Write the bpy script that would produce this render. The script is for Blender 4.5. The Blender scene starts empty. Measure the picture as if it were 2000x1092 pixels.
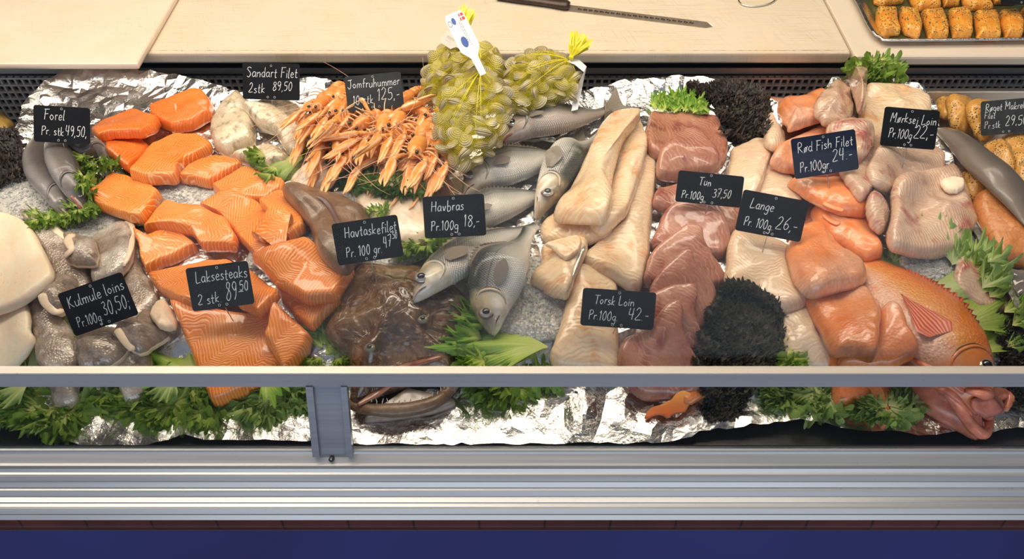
import bpy, math, random
import numpy as np
from mathutils import Vector, Matrix
from mathutils.geometry import delaunay_2d_cdt
SC = bpy.context.scene
COL = SC.collection
# ------------------------------------------------------------------ camera
F = 1500.0; PITCH = math.radians(49.0); CAM = np.array([0.0, 0.0, 1.75])
cd = bpy.data.cameras.new('camera'); cam = bpy.data.objects.new('camera', cd); COL.objects.link(cam)
cam.location = CAM; cam.rotation_euler = (math.pi/2 - PITCH, 0, 0)
cd.sensor_width = 36.0; cd.lens = 36.0*F/2000.0; cd.clip_start = 0.05; cd.clip_end = 60
SC.camera = cam
# ------------------------------------------------------------------ exposure, world, lamps
vs = SC.view_settings
vs.view_transform = 'Standard'; vs.look = 'None'; vs.gamma = 1.0; vs.use_curve_mapping = False
vs.exposure = 0.12
W = bpy.data.worlds.new('world'); SC.world = W; W.use_nodes = True
wt = W.node_tree; wt.nodes.clear()
wo = wt.nodes.new('ShaderNodeOutputWorld'); wb = wt.nodes.new('ShaderNodeBackground')
wc = wt.nodes.new('ShaderNodeTexCoord'); wx = wt.nodes.new('ShaderNodeSeparateXYZ')
wr = wt.nodes.new('ShaderNodeValToRGB'); wm = wt.nodes.new('ShaderNodeMapRange')
wt.links.new(wc.outputs['Generated'], wx.inputs[0])
wt.links.new(wx.outputs['Y'], wm.inputs['Value'])
wm.inputs['From Min'].default_value = -1; wm.inputs['From Max'].default_value = 1
wt.links.new(wm.outputs[0], wr.inputs[0])
cr = wr.color_ramp
cr.elements[0].position = 0.0; cr.elements[0].color = (0.50, 0.62, 0.86, 1)      # daylight from the street, behind the camera
cr.elements[1].position = 1.0; cr.elements[1].color = (0.10, 0.085, 0.07, 1)     # the dim shop behind the counter
e = cr.elements.new(0.42); e.color = (0.45, 0.47, 0.52, 1)
e = cr.elements.new(0.62); e.color = (0.20, 0.17, 0.14, 1)
wt.links.new(wr.outputs[0], wb.inputs[0]); wb.inputs[1].default_value = 0.40
wt.links.new(wb.outputs[0], wo.inputs[0])
def area(name, loc, target, sx, sy, power, color):
    l = bpy.data.lights.new(name, 'AREA'); l.shape = 'RECTANGLE'; l.size = sx; l.size_y = sy
    l.energy = power; l.color = color
    o = bpy.data.objects.new(name, l); COL.objects.link(o); o.location = loc
    d = Vector(target) - Vector(loc); o.rotation_euler = d.to_track_quat('-Z', 'Y').to_euler()
    return o
area('ceiling_lamp_front', (0.0, 0.75, 2.75), (0, 0.95, 0.8), 2.6, 0.22, 19, (1.0, 0.89, 0.75))
area('ceiling_lamp_middle', (-0.5, 1.45, 2.55), (-0.4, 1.0, 0.8), 2.2, 0.30, 24, (1.0, 0.87, 0.70))
area('ceiling_lamp_back', (0.3, 2.0, 2.3), (0.2, 1.1, 0.8), 2.8, 0.25, 14, (1.0, 0.86, 0.68))
area('ceiling_lamp_left', (-1.9, 0.9, 2.2), (-0.4, 1.0, 0.8), 0.5, 0.9, 9, (1.0, 0.90, 0.78))
area('shop_window', (0.2, -2.6, 1.6), (0, 0.8, 0.8), 4.5, 1.2, 32, (0.80, 0.88, 1.0))
# ------------------------------------------------------------------ pixel helpers (photo frame 2000 x 1092 -> world)
FW = np.array([0, math.cos(PITCH), -math.sin(PITCH)]); UP = np.array([0, math.sin(PITCH), math.cos(PITCH)]); RT = np.array([1.0, 0, 0])
def ray(px, py):
    return FW + RT*((px-1000)/F) + UP*((546-py)/F)
def at(px, py, z):
    d = ray(px, py); t = (z-CAM[2])/d[2]; return CAM + d*t
def at_arr(P, z):
    P = np.asarray(P, float)
    D = FW[None] + RT[None]*((P[:, 0]-1000)/F)[:, None] + UP[None]*((546-P[:, 1])/F)[:, None]
    z = np.broadcast_to(np.asarray(z, float), (len(P),))
    t = (z-CAM[2])/D[:, 2]
    return CAM[None] + D*t[:, None]
def mpp(p):                                     # metres per pixel at a world point
    return float(np.dot(np.asarray(p)-CAM, FW))/F
# ------------------------------------------------------------------ height field of what already lies in the counter
GX0, GX1, GY0, GY1, CS = -1.36, 1.36, 0.40, 1.60, 0.004
NXg = int((GX1-GX0)/CS)+1; NYg = int((GY1-GY0)/CS)+1
gx = GX0+np.arange(NXg)*CS; gy = GY0+np.arange(NYg)*CS
GXX, GYY = np.meshgrid(gx, gy)
def smooth01(t): t = np.clip(t, 0, 1); return t*t*(3-2*t)
Z0 = 0.752                                      # counter well
def bed(x, y):
    s = smooth01((y-0.60)/0.13)
    b = Z0+0.004 + 0.040*s + 0.030*np.clip((y-0.73)/0.65, 0, 1)
    return b + 0.004*np.sin(x*9+1.3)*np.sin(y*11)*s
H = bed(GXX, GYY)
def hz(x, y):
    fx = np.clip((np.asarray(x, float)-GX0)/CS, 0, NXg-1.001); fy = np.clip((np.asarray(y, float)-GY0)/CS, 0, NYg-1.001)
    ix = fx.astype(int); iy = fy.astype(int); u = fx-ix; v = fy-iy
    return (H[iy, ix]*(1-u)*(1-v)+H[iy, ix+1]*u*(1-v)+H[iy+1, ix]*(1-u)*v+H[iy+1, ix+1]*u*v)
def hit(px, py, lift=0.0):                      # first point of the pixel's ray on the heap
    d = ray(px, py); t = np.linspace(0.9, 2.0, 600)
    P = CAM[None]+d[None]*t[:, None]
    h = hz(P[:, 0], P[:, 1])+lift
    k = np.argmax(P[:, 2] <= h)
    p = P[k].copy(); p[2] = h[k]; return p
def splat(V, Fc, k=5):
    V = np.asarray(V); q = np.array([f if len(f) == 4 else (f[0], f[1], f[2], f[2]) for f in Fc if len(f) in (3, 4)])
    A, B, C, D = V[q[:, 0]], V[q[:, 1]], V[q[:, 2]], V[q[:, 3]]
    for i in range(k):
        for j in range(k):
            u, v = i/(k-1), j/(k-1)
            P = A*(1-u)*(1-v)+B*u*(1-v)+C*u*v+D*(1-u)*v
            ix = np.clip(np.round((P[:, 0]-GX0)/CS).astype(int), 0, NXg-1); iy = np.clip(np.round((P[:, 1]-GY0)/CS).astype(int), 0, NYg-1)
            np.maximum.at(H, (iy, ix), P[:, 2])
def inpoly(poly, X, Y):
    ins = np.zeros(X.shape, bool); n = len(poly)
    for i in range(n):
        x1, y1 = poly[i][0], poly[i][1]; x2, y2 = poly[(i+1) % n][0], poly[(i+1) % n][1]
        if abs(y2-y1) < 1e-12: continue
        c = ((y1 > Y) != (y2 > Y)) & (X < (x2-x1)*(Y-y1)/(y2-y1)+x1)
        ins ^= c
    return ins
def box1(A, r, ax):
    c = np.cumsum(np.pad(A, [(r+1, r) if a == ax else (0, 0) for a in (0, 1)]), axis=ax)
    n = A.shape[ax]
    return np.take(c, np.arange(n)+2*r+1, ax)-np.take(c, np.arange(n), ax)
def drape(poly, r=4):
    """smoothed upper envelope of the heap under a footprint -> sampler"""
    xs, ys = poly[:, 0], poly[:, 1]; pad = 0.03
    i0 = max(0, int((xs.min()-pad-GX0)/CS)); i1 = min(NXg-1, int((xs.max()+pad-GX0)/CS)+1)
    j0 = max(0, int((ys.min()-pad-GY0)/CS)); j1 = min(NYg-1, int((ys.max()+pad-GY0)/CS)+1)
    h = H[j0:j1, i0:i1]; X = GXX[j0:j1, i0:i1]; Y = GYY[j0:j1, i0:i1]
    m = inpoly(poly, X, Y)
    A = np.where(m, h, -9.0)
    M = A.copy()
    for ax in (0, 1):
        s = M.copy()
        for k in range(1, r+1):
            for sg in (k, -k):
                s = np.maximum(s, np.roll(M, sg, ax))
        M = s
    w = (M > -5).astype(float); Mz = np.where(M > -5, M, 0)
    for _ in range(2):
        for ax in (0, 1):
            Mz = box1(Mz, r, ax); w = box1(w, r, ax)
    B = np.where(w > 1e-6, Mz/np.maximum(w, 1e-6), h)
    mean = float(B[m].mean()) if m.any() else float(h.mean())
    def samp(x, y):
        fx = np.clip((x-gx[i0])/CS, 0, B.shape[1]-1.001); fy = np.clip((y-gy[j0])/CS, 0, B.shape[0]-1.001)
        ix = fx.astype(int); iy = fy.astype(int); u = fx-ix; v = fy-iy
        return (B[iy, ix]*(1-u)*(1-v)+B[iy, ix+1]*u*(1-v)+B[iy+1, ix]*(1-u)*v+B[iy+1, ix+1]*u*v)
    return samp, mean
# ------------------------------------------------------------------ mesh and naming helpers
def add(name, V, Fc, mat, parent=None, uv=None, smooth=True, origin=None, mats=None, midx=None):
    V = np.asarray(V, float)
    if parent is not None:
        p = parent; org = np.array(p.get('_o'))
    else:
        org = np.array(origin) if origin is not None else np.array([V[:, 0].mean(), V[:, 1].mean(), V[:, 2].min()])
    me = bpy.data.meshes.new(name); me.from_pydata((V-org).tolist(), [], [tuple(int(i) for i in f) for f in Fc]); me.update()
    if uv is not None:
        l = me.uv_layers.new(name='UVMap'); li = np.zeros(len(me.loops), int); me.loops.foreach_get('vertex_index', li)
        l.data.foreach_set('uv', np.asarray(uv, float)[li].astype(np.float32).ravel())
    if smooth: me.polygons.foreach_set('use_smooth', [True]*len(me.polygons))
    for m in (mats or [mat]): me.materials.append(m)
    if midx is not None: me.polygons.foreach_set('material_index', midx)
    o = bpy.data.objects.new(name, me); COL.objects.link(o)
    o['_o'] = org.tolist()
    if parent is not None: o.parent = parent
    else: o.location = org
    return o
def empty(name, loc):
    o = bpy.data.objects.new(name, None); COL.objects.link(o); o.location = loc; o['_o'] = list(map(float, loc)); o.empty_display_size = 0.02
    return o
def tag(o, label, cat, group=None, kind=None):
    if label: o['label'] = label
    if cat: o['category'] = cat
    if group: o['group'] = group
    if kind: o['kind'] = kind
    return o
def struct(o, label=None):
    o['kind'] = 'structure'
    if label: o['label'] = label
    return o
def copy_tree(o, parent=None):
    c = o.copy(); COL.objects.link(c); c.parent = parent
    for ch in [x for x in list(CHILD.get(o.name, []))]: 
        copy_tree(ch, c)
    return c
CHILD = {}
def note_children(root):
    CHILD.clear()
    for o in bpy.data.objects:
        if o.parent is not None: CHILD.setdefault(o.parent.name, []).append(o)
class MB:
    def __init__(s): s.v = []; s.f = []; s.u = []
    def put(s, V, Fc, uv=None):
        n = len(s.v); s.v.extend(map(tuple, V)); s.f.extend([tuple(i+n for i in f) for f in Fc])
        s.u.extend(map(tuple, uv if uv is not None else [(0, 0)]*len(V)))
        return s
    def box(s, a, b):
        x0, y0, z0 = a; x1, y1, z1 = b
        return s.put([(x0, y0, z0), (x1, y0, z0), (x1, y1, z0), (x0, y1, z0), (x0, y0, z1), (x1, y0, z1), (x1, y1, z1), (x0, y1, z1)],
              [(0, 3, 2, 1), (4, 5, 6, 7), (0, 1, 5, 4), (1, 2, 6, 5), (2, 3, 7, 6), (3, 0, 4, 7)])
    def go(s, name, mat, parent=None, smooth=True, origin=None):
        return add(name, s.v, s.f, mat, parent, s.u, smooth, origin)
def loft(P, R, n=10, up=(0, 0, 1), R2=None, cap=True):
    """tube through points P with radii R (sideways) and R2 (upwards)"""
    P = np.asarray(P, float); m = len(P); R = np.broadcast_to(np.asarray(R, float), (m,)); R2 = R if R2 is None else np.broadcast_to(np.asarray(R2, float), (m,))
    T = np.gradient(P, axis=0); T /= np.linalg.norm(T, axis=1)[:, None]+1e-12
    up = np.asarray(up, float); V = []; UVv = []
    L = np.r_[0, np.cumsum(np.linalg.norm(np.diff(P, axis=0), axis=1))]
    for i in range(m):
        s = np.cross(T[i], up)
        if np.linalg.norm(s) < 1e-3: s = np.cross(T[i], (0, 1, 0.1))
        s /= np.linalg.norm(s); u = np.cross(s, T[i])
        for k in range(n):
            a = 2*math.pi*k/n
            V.append(P[i]+s*math.cos(a)*R[i]+u*math.sin(a)*R2[i]); UVv.append((L[i], k/n))
    Fc = [(i*n+k, i*n+(k+1) % n, (i+1)*n+(k+1) % n, (i+1)*n+k) for i in range(m-1) for k in range(n)]
    if cap: Fc += [tuple(range(n))[::-1], tuple((m-1)*n+k for k in range(n))]
    return np.array(V), Fc, UVv
def catmull(P, n, closed=False):
    P = np.asarray(P, float); m = len(P)
    if closed: idx = lambda i: P[i % m]
    else:
        ext = np.vstack([2*P[0]-P[1], P, 2*P[-1]-P[-2]]); idx = lambda i: ext[min(max(i+1, 0), m+1)]
    segs = m if closed else m-1
    dens = []
    for i in range(segs):
        p0, p1, p2, p3 = idx(i-1), idx(i), idx(i+1), idx(i+2)
        for t in np.linspace(0, 1, 12, endpoint=False):
            dens.append(0.5*((2*p1)+(-p0+p2)*t+(2*p0-5*p1+4*p2-p3)*t*t+(-p0+3*p1-3*p2+p3)*t**3))
    if not closed: dens.append(P[-1])
    D = np.array(dens)
    E = np.vstack([D, D[:1]]) if closed else D
    L = np.r_[0, np.cumsum(np.linalg.norm(np.diff(E, axis=0), axis=1))]
    s = np.linspace(0, L[-1], n, endpoint=not closed)
    return np.stack([np.interp(s, L, E[:, k]) for k in range(E.shape[1])], 1)
def lumps(X, Y, seed, scale=30.0):
    r = random.Random(seed); o = 0
    for k in range(7):
        a = r.uniform(0, 6.28); f = scale*(0.6+0.35*k); o = o+np.sin((X*math.cos(a)+Y*math.sin(a))*f+r.uniform(0, 6.28))/(1+0.5*k)
    return o/3.0
# ------------------------------------------------------------------ procedural materials
class NT:
    def __init__(s, name):
        s.m = bpy.data.materials.new(name); s.m.use_nodes = True; s.t = s.m.node_tree; s.t.nodes.clear()
        s.out = s.t.nodes.new('ShaderNodeOutputMaterial'); s._c = None
    def n(s, ty, **kw):
        x = s.t.nodes.new(ty)
        for k, v in kw.items(): setattr(x, k, v)
        return x
    def set(s, sock, v):
        if isinstance(v, bpy.types.NodeSocket): s.t.links.new(v, sock)
        elif v is not None:
            if isinstance(v, (tuple, list)) and len(v) == 3 and sock.type == 'RGBA': v = (*v, 1)
            sock.default_value = v
    def tc(s, k='Object'):
        if s._c is None: s._c = s.n('ShaderNodeTexCoord')
        return s._c.outputs[k]
    def uv(s):
        x = s.n('ShaderNodeSeparateXYZ'); s.t.links.new(s.tc('UV'), x.inputs[0]); return x.outputs[0], x.outputs[1]
    def xyz(s, v):
        x = s.n('ShaderNodeSeparateXYZ'); s.t.links.new(v, x.inputs[0]); return x.outputs
    def comb(s, a, b, c=0.0):
        x = s.n('ShaderNodeCombineXYZ'); s.set(x.inputs[0], a); s.set(x.inputs[1], b); s.set(x.inputs[2], c); return x.outputs[0]
    def ma(s, op, a, b=None, c=None, clamp=False):
        x = s.n('ShaderNodeMath', operation=op, use_clamp=clamp); s.set(x.inputs[0], a)
        if b is not None: s.set(x.inputs[1], b)
        if c is not None: s.set(x.inputs[2], c)
        return x.outputs[0]
    def noise(s, sc, vec=None, det=3, rough=0.55, dist=0.0, col=False):
        x = s.n('ShaderNodeTexNoise'); s.set(x.inputs['Vector'], vec if vec is not None else s.tc()); x.inputs['Scale'].default_value = sc
        x.inputs['Detail'].default_value = det; x.inputs['Roughness'].default_value = rough; x.inputs['Distortion'].default_value = dist
        return x.outputs['Color' if col else 'Fac']
    def voro(s, sc, vec=None, feat='F1', out='Distance'):
        x = s.n('ShaderNodeTexVoronoi', feature=feat); s.set(x.inputs['Vector'], vec if vec is not None else s.tc()); x.inputs['Scale'].default_value = sc
        return x.outputs[out]
    def mr(s, v, a, b, c=0.0, d=1.0, sm=False):
        x = s.n('ShaderNodeMapRange'); x.interpolation_type = 'SMOOTHSTEP' if sm else 'LINEAR'
        s.set(x.inputs[0], v); 
        for i, k in enumerate((a, b, c, d)): s.set(x.inputs[i+1], k)
        return x.outputs[0]
    def mix(s, f, a, b, bt='MIX'):
        x = s.n('ShaderNodeMix', data_type='RGBA', blend_type=bt); s.set(x.inputs[0], f); s.set(x.inputs[6], a); s.set(x.inputs[7], b); return x.outputs[2]
    def rnd(s): return s.n('ShaderNodeObjectInfo').outputs['Random']
    def bump(s, h, st=0.3, d=0.002, nrm=None):
        x = s.n('ShaderNodeBump'); s.set(x.inputs['Height'], h); x.inputs['Strength'].default_value = st; x.inputs['Distance'].default_value = d
        if nrm is not None: s.t.links.new(nrm, x.inputs['Normal'])
        return x.outputs[0]
    def bsdf(s, col, rough=0.5, metal=0.0, nrm=None, sss=0.0, sr=(0.01, 0.005, 0.003), spec=0.5, coat=0.0, cr=0.1, trans=0.0, ior=None, sh=0.0, em=None, es=0.0, alpha=None):
        b = s.n('ShaderNodeBsdfPrincipled'); s.set(b.inputs['Base Color'], col); s.set(b.inputs['Roughness'], rough); s.set(b.inputs['Metallic'], metal)
        if nrm is not None: s.t.links.new(nrm, b.inputs['Normal'])
        s.set(b.inputs['Subsurface Weight'], sss); b.inputs['Subsurface Radius'].default_value = sr; b.inputs['Subsurface Scale'].default_value = 1.0
        s.set(b.inputs['Specular IOR Level'], spec); s.set(b.inputs['Coat Weight'], coat); b.inputs['Coat Roughness'].default_value = cr
        if trans: b.inputs['Transmission Weight'].default_value = trans
        if ior: b.inputs['IOR'].default_value = ior
        if alpha is not None: s.set(b.inputs['Alpha'], alpha)
        s.t.links.new(b.outputs[0], s.out.inputs[0]); s.b = b
        return s.m
def plain(name, col, rough=0.5, metal=0.0, noise=0.0, sc=20, bump=0.0, **k):
    t = NT(name); c = col
    if noise: c = t.mix(t.mr(t.noise(sc), 0.3, 0.7), tuple(x*(1-noise) for x in col), tuple(min(1, x*(1+noise)) for x in col))
    nr = t.bump(t.noise(sc*4), bump, 0.002) if bump else None
    return t.bsdf(c, rough, metal, nr, **k)
def flesh(name, c1, c2, line, spacing=0.005, chev=0.6, period=0.05, wob=0.004, lw=0.35, la=0.8, rough=0.33, sss=0.25, bump=0.35, c3=None, coat=0.6, patch=14, fmin=0.55, f0=0.35):
    """muscle flesh: pale connective lines that run in chevrons across the fillet"""
    t = NT(name); u, v = t.uv()
    r = t.rnd()
    pos = t.comb(u, v, t.ma('MULTIPLY', r, 3.0))
    w1 = t.noise(14, pos, 3, 0.5); w2 = t.noise(75, pos, 2)
    tri = t.ma('PINGPONG', t.ma('ADD', v, t.ma('MULTIPLY', w1, 0.05)), period)
    s = t.ma('ADD', t.ma('ADD', u, t.ma('MULTIPLY', tri, chev)), t.ma('ADD', t.ma('MULTIPLY', w1, wob*9), t.ma('MULTIPLY', w2, wob*1.1)))
    ph = t.ma('MULTIPLY', s, 2*math.pi/spacing)
    ln = t.mr(t.ma('SINE', ph), 1-2*lw, 1.0, 0, 1, True)
    base = t.mix(t.mr(t.noise(patch, pos, 2), 0.35, 0.65), c1, c2)
    if c3 is not None: base = t.mix(t.mr(t.noise(patch*1.9, t.comb(v, u, t.ma('MULTIPLY', r, 5.0)), 3), 0.54, 0.70), base, c3)
    fade = t.mr(t.noise(26, pos, 3), f0, f0+0.18, fmin, 1.0)
    col = t.mix(t.ma('MULTIPLY', t.ma('MULTIPLY', ln, la), fade), base, line)
    fine = t.noise(420, t.tc(), 2)
    hgt = t.ma('ADD', t.ma('MULTIPLY', t.ma('SINE', ph), -0.5 if la > 0 else 0.5), t.ma('MULTIPLY', fine, 0.5))
    nr = t.bump(hgt, bump, 0.0012)
    nr = t.bump(t.noise(60, t.tc(), 3), 0.25, 0.004, nr)
    return t.bsdf(col, t.mr(t.noise(90), 0.3, 0.7, rough-0.08, rough+0.12), 0, nr, sss=sss, sr=(0.012, 0.005, 0.003), coat=coat, cr=0.07)
M = {}
M['salmon'] = flesh('salmon flesh', (0.84, 0.205, 0.018), (0.89, 0.27, 0.035), (1.0, 0.58, 0.27), 0.0060, 0.9, 0.034, 0.0055, 0.17, 0.78, sss=0.12)
M['salmon_red'] = flesh('deep orange salmon flesh', (0.80, 0.15, 0.015), (0.90, 0.22, 0.03), (0.98, 0.42, 0.12), 0.0056, 0.8, 0.034, 0.005, 0.15, 0.6, sss=0.12)
M['cod'] = flesh('cod loin flesh', (0.82, 0.57, 0.34), (0.87, 0.65, 0.43), (0.93, 0.80, 0.62), 0.0085, 0.5, 0.06, 0.006, 0.28, 0.45, sss=0.2, bump=0.4, c3=(0.76, 0.39, 0.18), rough=0.28, fmin=0.05, f0=0.42)
M['ling'] = flesh('ling fillet flesh', (0.80, 0.57, 0.37), (0.84, 0.64, 0.45), (0.93, 0.80, 0.66), 0.007, 0.6, 0.05, 0.006, 0.28, 0.45, sss=0.2, bump=0.35, c3=(0.80, 0.50, 0.34), rough=0.30, fmin=0.05, f0=0.42)
M['tuna'] = flesh('tuna flesh', (0.38, 0.135, 0.085), (0.50, 0.235, 0.15), (0.66, 0.38, 0.28), 0.0080, 0.35, 0.09, 0.007, 0.13, 0.65, rough=0.26, sss=0.1, bump=0.25, c3=(0.27, 0.065, 0.05), fmin=0.0, f0=0.40)
M['coal'] = flesh('coalfish flesh', (0.60, 0.38, 0.265), (0.68, 0.47, 0.32), (0.84, 0.70, 0.60), 0.0060, 0.55, 0.05, 0.006, 0.25, 0.5, rough=0.22, sss=0.1, bump=0.35, c3=(0.42, 0.12, 0.10), coat=0.6, fmin=0.0, f0=0.44)
M['zander'] = flesh('pale zander flesh', (0.84, 0.66, 0.46), (0.88, 0.73, 0.54), (0.92, 0.82, 0.66), 0.007, 0.5, 0.05, 0.005, 0.25, 0.3, sss=0.25, bump=0.25, fmin=0)
M['squid'] = flesh('smooth white flesh', (0.90, 0.69, 0.48), (0.93, 0.76, 0.56), (0.96, 0.86, 0.72), 0.02, 0.3, 0.08, 0.005, 0.3, 0.2, sss=0.4, bump=0.08, coat=0.1)
M['monkmeat'] = flesh('monkfish meat', (0.80, 0.62, 0.44), (0.82, 0.68, 0.52), (0.88, 0.74, 0.60), 0.011, 0.4, 0.06, 0.004, 0.3, 0.3, sss=0.4, bump=0.25, c3=(0.78, 0.52, 0.42), rough=0.25, coat=0.4)
M['hake_meat'] = plain('hake meat', (0.84, 0.64, 0.46), 0.35, noise=0.12, sc=40, bump=0.25, sss=0.3, coat=0.2)
def skin(name, c1, c2, c3, scale=260, rough=0.3, bump=0.6, metal=0.0, flat=0.0, sss=0.05, blot=9, spec=0.6, pale=None):
    """fish skin with small scales"""
    t = NT(name); u, v = t.uv(); r = t.rnd()
    pos = t.comb(u, v, t.ma('MULTIPLY', r, 3.0))
    sv = t.comb(t.ma('MULTIPLY', u, 1.0), t.ma('MULTIPLY', v, 1.25), 0)
    d = t.voro(scale, sv)
    base = t.mix(t.mr(t.noise(blot, pos, 3), 0.35, 0.65), c1, c2)
    base = t.mix(t.mr(t.noise(blot*3.1, pos, 4, 0.6), 0.50, 0.72), base, c3)
    if pale is not None: base = t.mix(t.mr(t.noise(blot*0.7, t.comb(v, u, t.ma('MULTIPLY', r, 7.0)), 2), 0.52, 0.66), base, pale)
    base = t.mix(t.mr(d, 0.30, 0.70, 0.0, 0.28), base, tuple(x*0.6 for x in c1))
    nr = t.bump(d, bump, 0.0009)
    nr = t.bump(t.noise(45, t.tc(), 3), 0.22, 0.004, nr)
    return t.bsdf(base, rough, metal, nr, sss=sss, spec=spec, coat=0.5, cr=0.1)
M['redskin'] = skin('redfish skin', (0.88, 0.25, 0.06), (0.88, 0.36, 0.15), (0.84, 0.17, 0.02), 230, 0.3, pale=(0.90, 0.50, 0.33))
M['redskin2'] = skin('pinkish redfish fillet', (0.88, 0.25, 0.065), (0.89, 0.37, 0.16), (0.86, 0.18, 0.025), 260, 0.3, bump=0.3, pale=(0.92, 0.52, 0.36))
M['hakeskin'] = skin('hake skin', (0.33, 0.25, 0.20), (0.46, 0.37, 0.30), (0.16, 0.12, 0.10), 300, 0.25, 0.7, 0.15, blot=18, pale=(0.70, 0.62, 0.55))
M['zanderskin'] = skin('silvery zander skin', (0.72, 0.57, 0.38), (0.80, 0.66, 0.48), (0.22, 0.18, 0.10), 340, 0.26, 0.4, 0.08, blot=20)
M['monkskin'] = None
def fishskin(name, dorsal, flank, belly, scale=210, metal=0.25, rough=0.28, head=None, sb=0.8, spots=None, line=0.6, vor=0, scm_=0.62):
    """u = place along the fish 0..1, v = -1 belly .. 1 back"""
    t = NT(name); u, v = t.uv(); a = t.tc()
    n1 = t.noise(30, a, 3)
    vv = t.ma('ADD', v, t.ma('MULTIPLY', t.ma('SUBTRACT', n1, 0.5), 0.35))
    x = t.n('ShaderNodeValToRGB'); t.set(x.inputs[0], t.mr(vv, -1, 1)); cr = x.color_ramp
    cr.elements[0].position = 0.22; cr.elements[0].color = (*belly, 1); cr.elements[1].position = 0.79; cr.elements[1].color = (*dorsal, 1)
    e = cr.elements.new(0.46); e.color = (*flank, 1)
    e = cr.elements.new(0.62); e.color = (*[0.45*p+0.55*q for p, q in zip(flank, dorsal)], 1)
    col = x.outputs[0]
    body = t.mr(u, 0.21, 0.26)
    # scales in crossed rows
    s1 = t.ma('ABSOLUTE', t.ma('SINE', t.ma('ADD', t.ma('MULTIPLY', u, scale*.5), t.ma('MULTIPLY', v, scale*0.065))))
    s2 = t.ma('ABSOLUTE', t.ma('SINE', t.ma('SUBTRACT', t.ma('MULTIPLY', u, scale*.5), t.ma('MULTIPLY', v, scale*0.065))))
    sc = t.mr(t.ma('MINIMUM', s1, s2), 0.0, 0.6, -0.9, 0.9)
    if vor: sc = t.mr(t.voro(vor, a), 0.1, 0.8, -0.9, 0.9)
    scm = t.ma('MULTIPLY', t.mr(sc, -0.7, 0.9, 1.0, 0.0), t.ma('MULTIPLY', body, scm_))
    col = t.mix(scm, col, tuple(q*0.35 for q in dorsal))
    lat = t.ma('ABSOLUTE', t.ma('SUBTRACT', v, t.ma('MULTIPLY_ADD', u, -0.15, 0.30)))
    col = t.mix(t.ma('MULTIPLY', t.mr(lat, 0.0, 0.035, line, 0.0), body), col, tuple(q*0.5 for q in dorsal))
    if head is not None: col = t.mix(t.ma('MULTIPLY', t.ma('SUBTRACT', 1.0, body), t.mr(t.noise(60, a, 3), 0.35, 0.65, 0.2, 0.8)), col, head)
    if spots is not None: col = t.mix(t.mr(t.noise(25, a, 4), 0.55, 0.68, 0, 0.8), col, spots)
    nr = t.bump(t.ma('MULTIPLY', sc, body), sb, 0.0009)
    nr = t.bump(t.noise(50, a, 3), 0.15, 0.003, nr)
    return t.bsdf(col, rough, metal, nr, spec=0.6, coat=0.3, cr=0.12)
M['bass'] = fishskin('seabass skin', (0.06, 0.065, 0.055), (0.64, 0.62, 0.56), (0.94, 0.88, 0.78), 400, 0.0, scm_=0.42, head=(0.56, 0.43, 0.26))
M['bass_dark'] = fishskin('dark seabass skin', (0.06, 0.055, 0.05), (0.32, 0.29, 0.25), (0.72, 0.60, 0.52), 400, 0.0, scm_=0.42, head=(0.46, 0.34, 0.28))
M['trout'] = fishskin('trout skin', (0.085, 0.07, 0.065), (0.17, 0.14, 0.13), (0.38, 0.34, 0.32), 500, 0.15, 0.30, sb=0.25, line=0.1, head=(0.17, 0.14, 0.13))
M['redfish'] = fishskin('whole redfish skin', (0.82, 0.20, 0.025), (0.88, 0.36, 0.08), (0.92, 0.55, 0.38), 520, 0.0, 0.30, head=(0.84, 0.27, 0.12), spots=(0.82, 0.22, 0.04), sb=0.5, line=0.0, vor=260, scm_=0.22)
M['eel'] = fishskin('smoked eel skin', (0.10, 0.085, 0.075), (0.13, 0.105, 0.09), (0.20, 0.16, 0.13), 500, 0.0, 0.35, sb=0.05, line=0.0, scm_=0.08)
def finmat(name, c1, c2, k=90):
    t = NT(name); u, v = t.uv()
    s = t.ma('SINE', t.ma('MULTIPLY', v, k))
    return t.bsdf(t.mix(t.mr(s, -0.6, 0.9), c1, c2), 0.35, 0, t.bump(s, 0.5, 0.001), sss=0.1, coat=0.2)
M['fin'] = finmat('grey fin', (0.17, 0.14, 0.11), (0.48, 0.40, 0.32)); M['redfin'] = finmat('red fin', (0.62, 0.07, 0.02), (0.84, 0.22, 0.09), 28)
M['orangefin'] = finmat('orange fin', (0.75, 0.14, 0.02), (0.92, 0.40, 0.10), 60)
M['eye_w'] = plain('fish eye silver', (0.50, 0.47, 0.42), 0.12, 0.5); M['eye_b'] = plain('pupil', (0.012, 0.012, 0.014), 0.05, coat=1.0)
M['mouth'] = plain('mouth inside', (0.42, 0.14, 0.10), 0.35, noise=0.3, sc=60); M['gillline'] = plain('gill slit', (0.13, 0.07, 0.055), 0.3)
M['lip'] = plain('pinkish lip', (0.62, 0.45, 0.36), 0.25, coat=0.3); M['redlip'] = plain('red lip', (0.74, 0.24, 0.14), 0.28, noise=0.3, sc=50, coat=0.3, sss=0.1)
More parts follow.
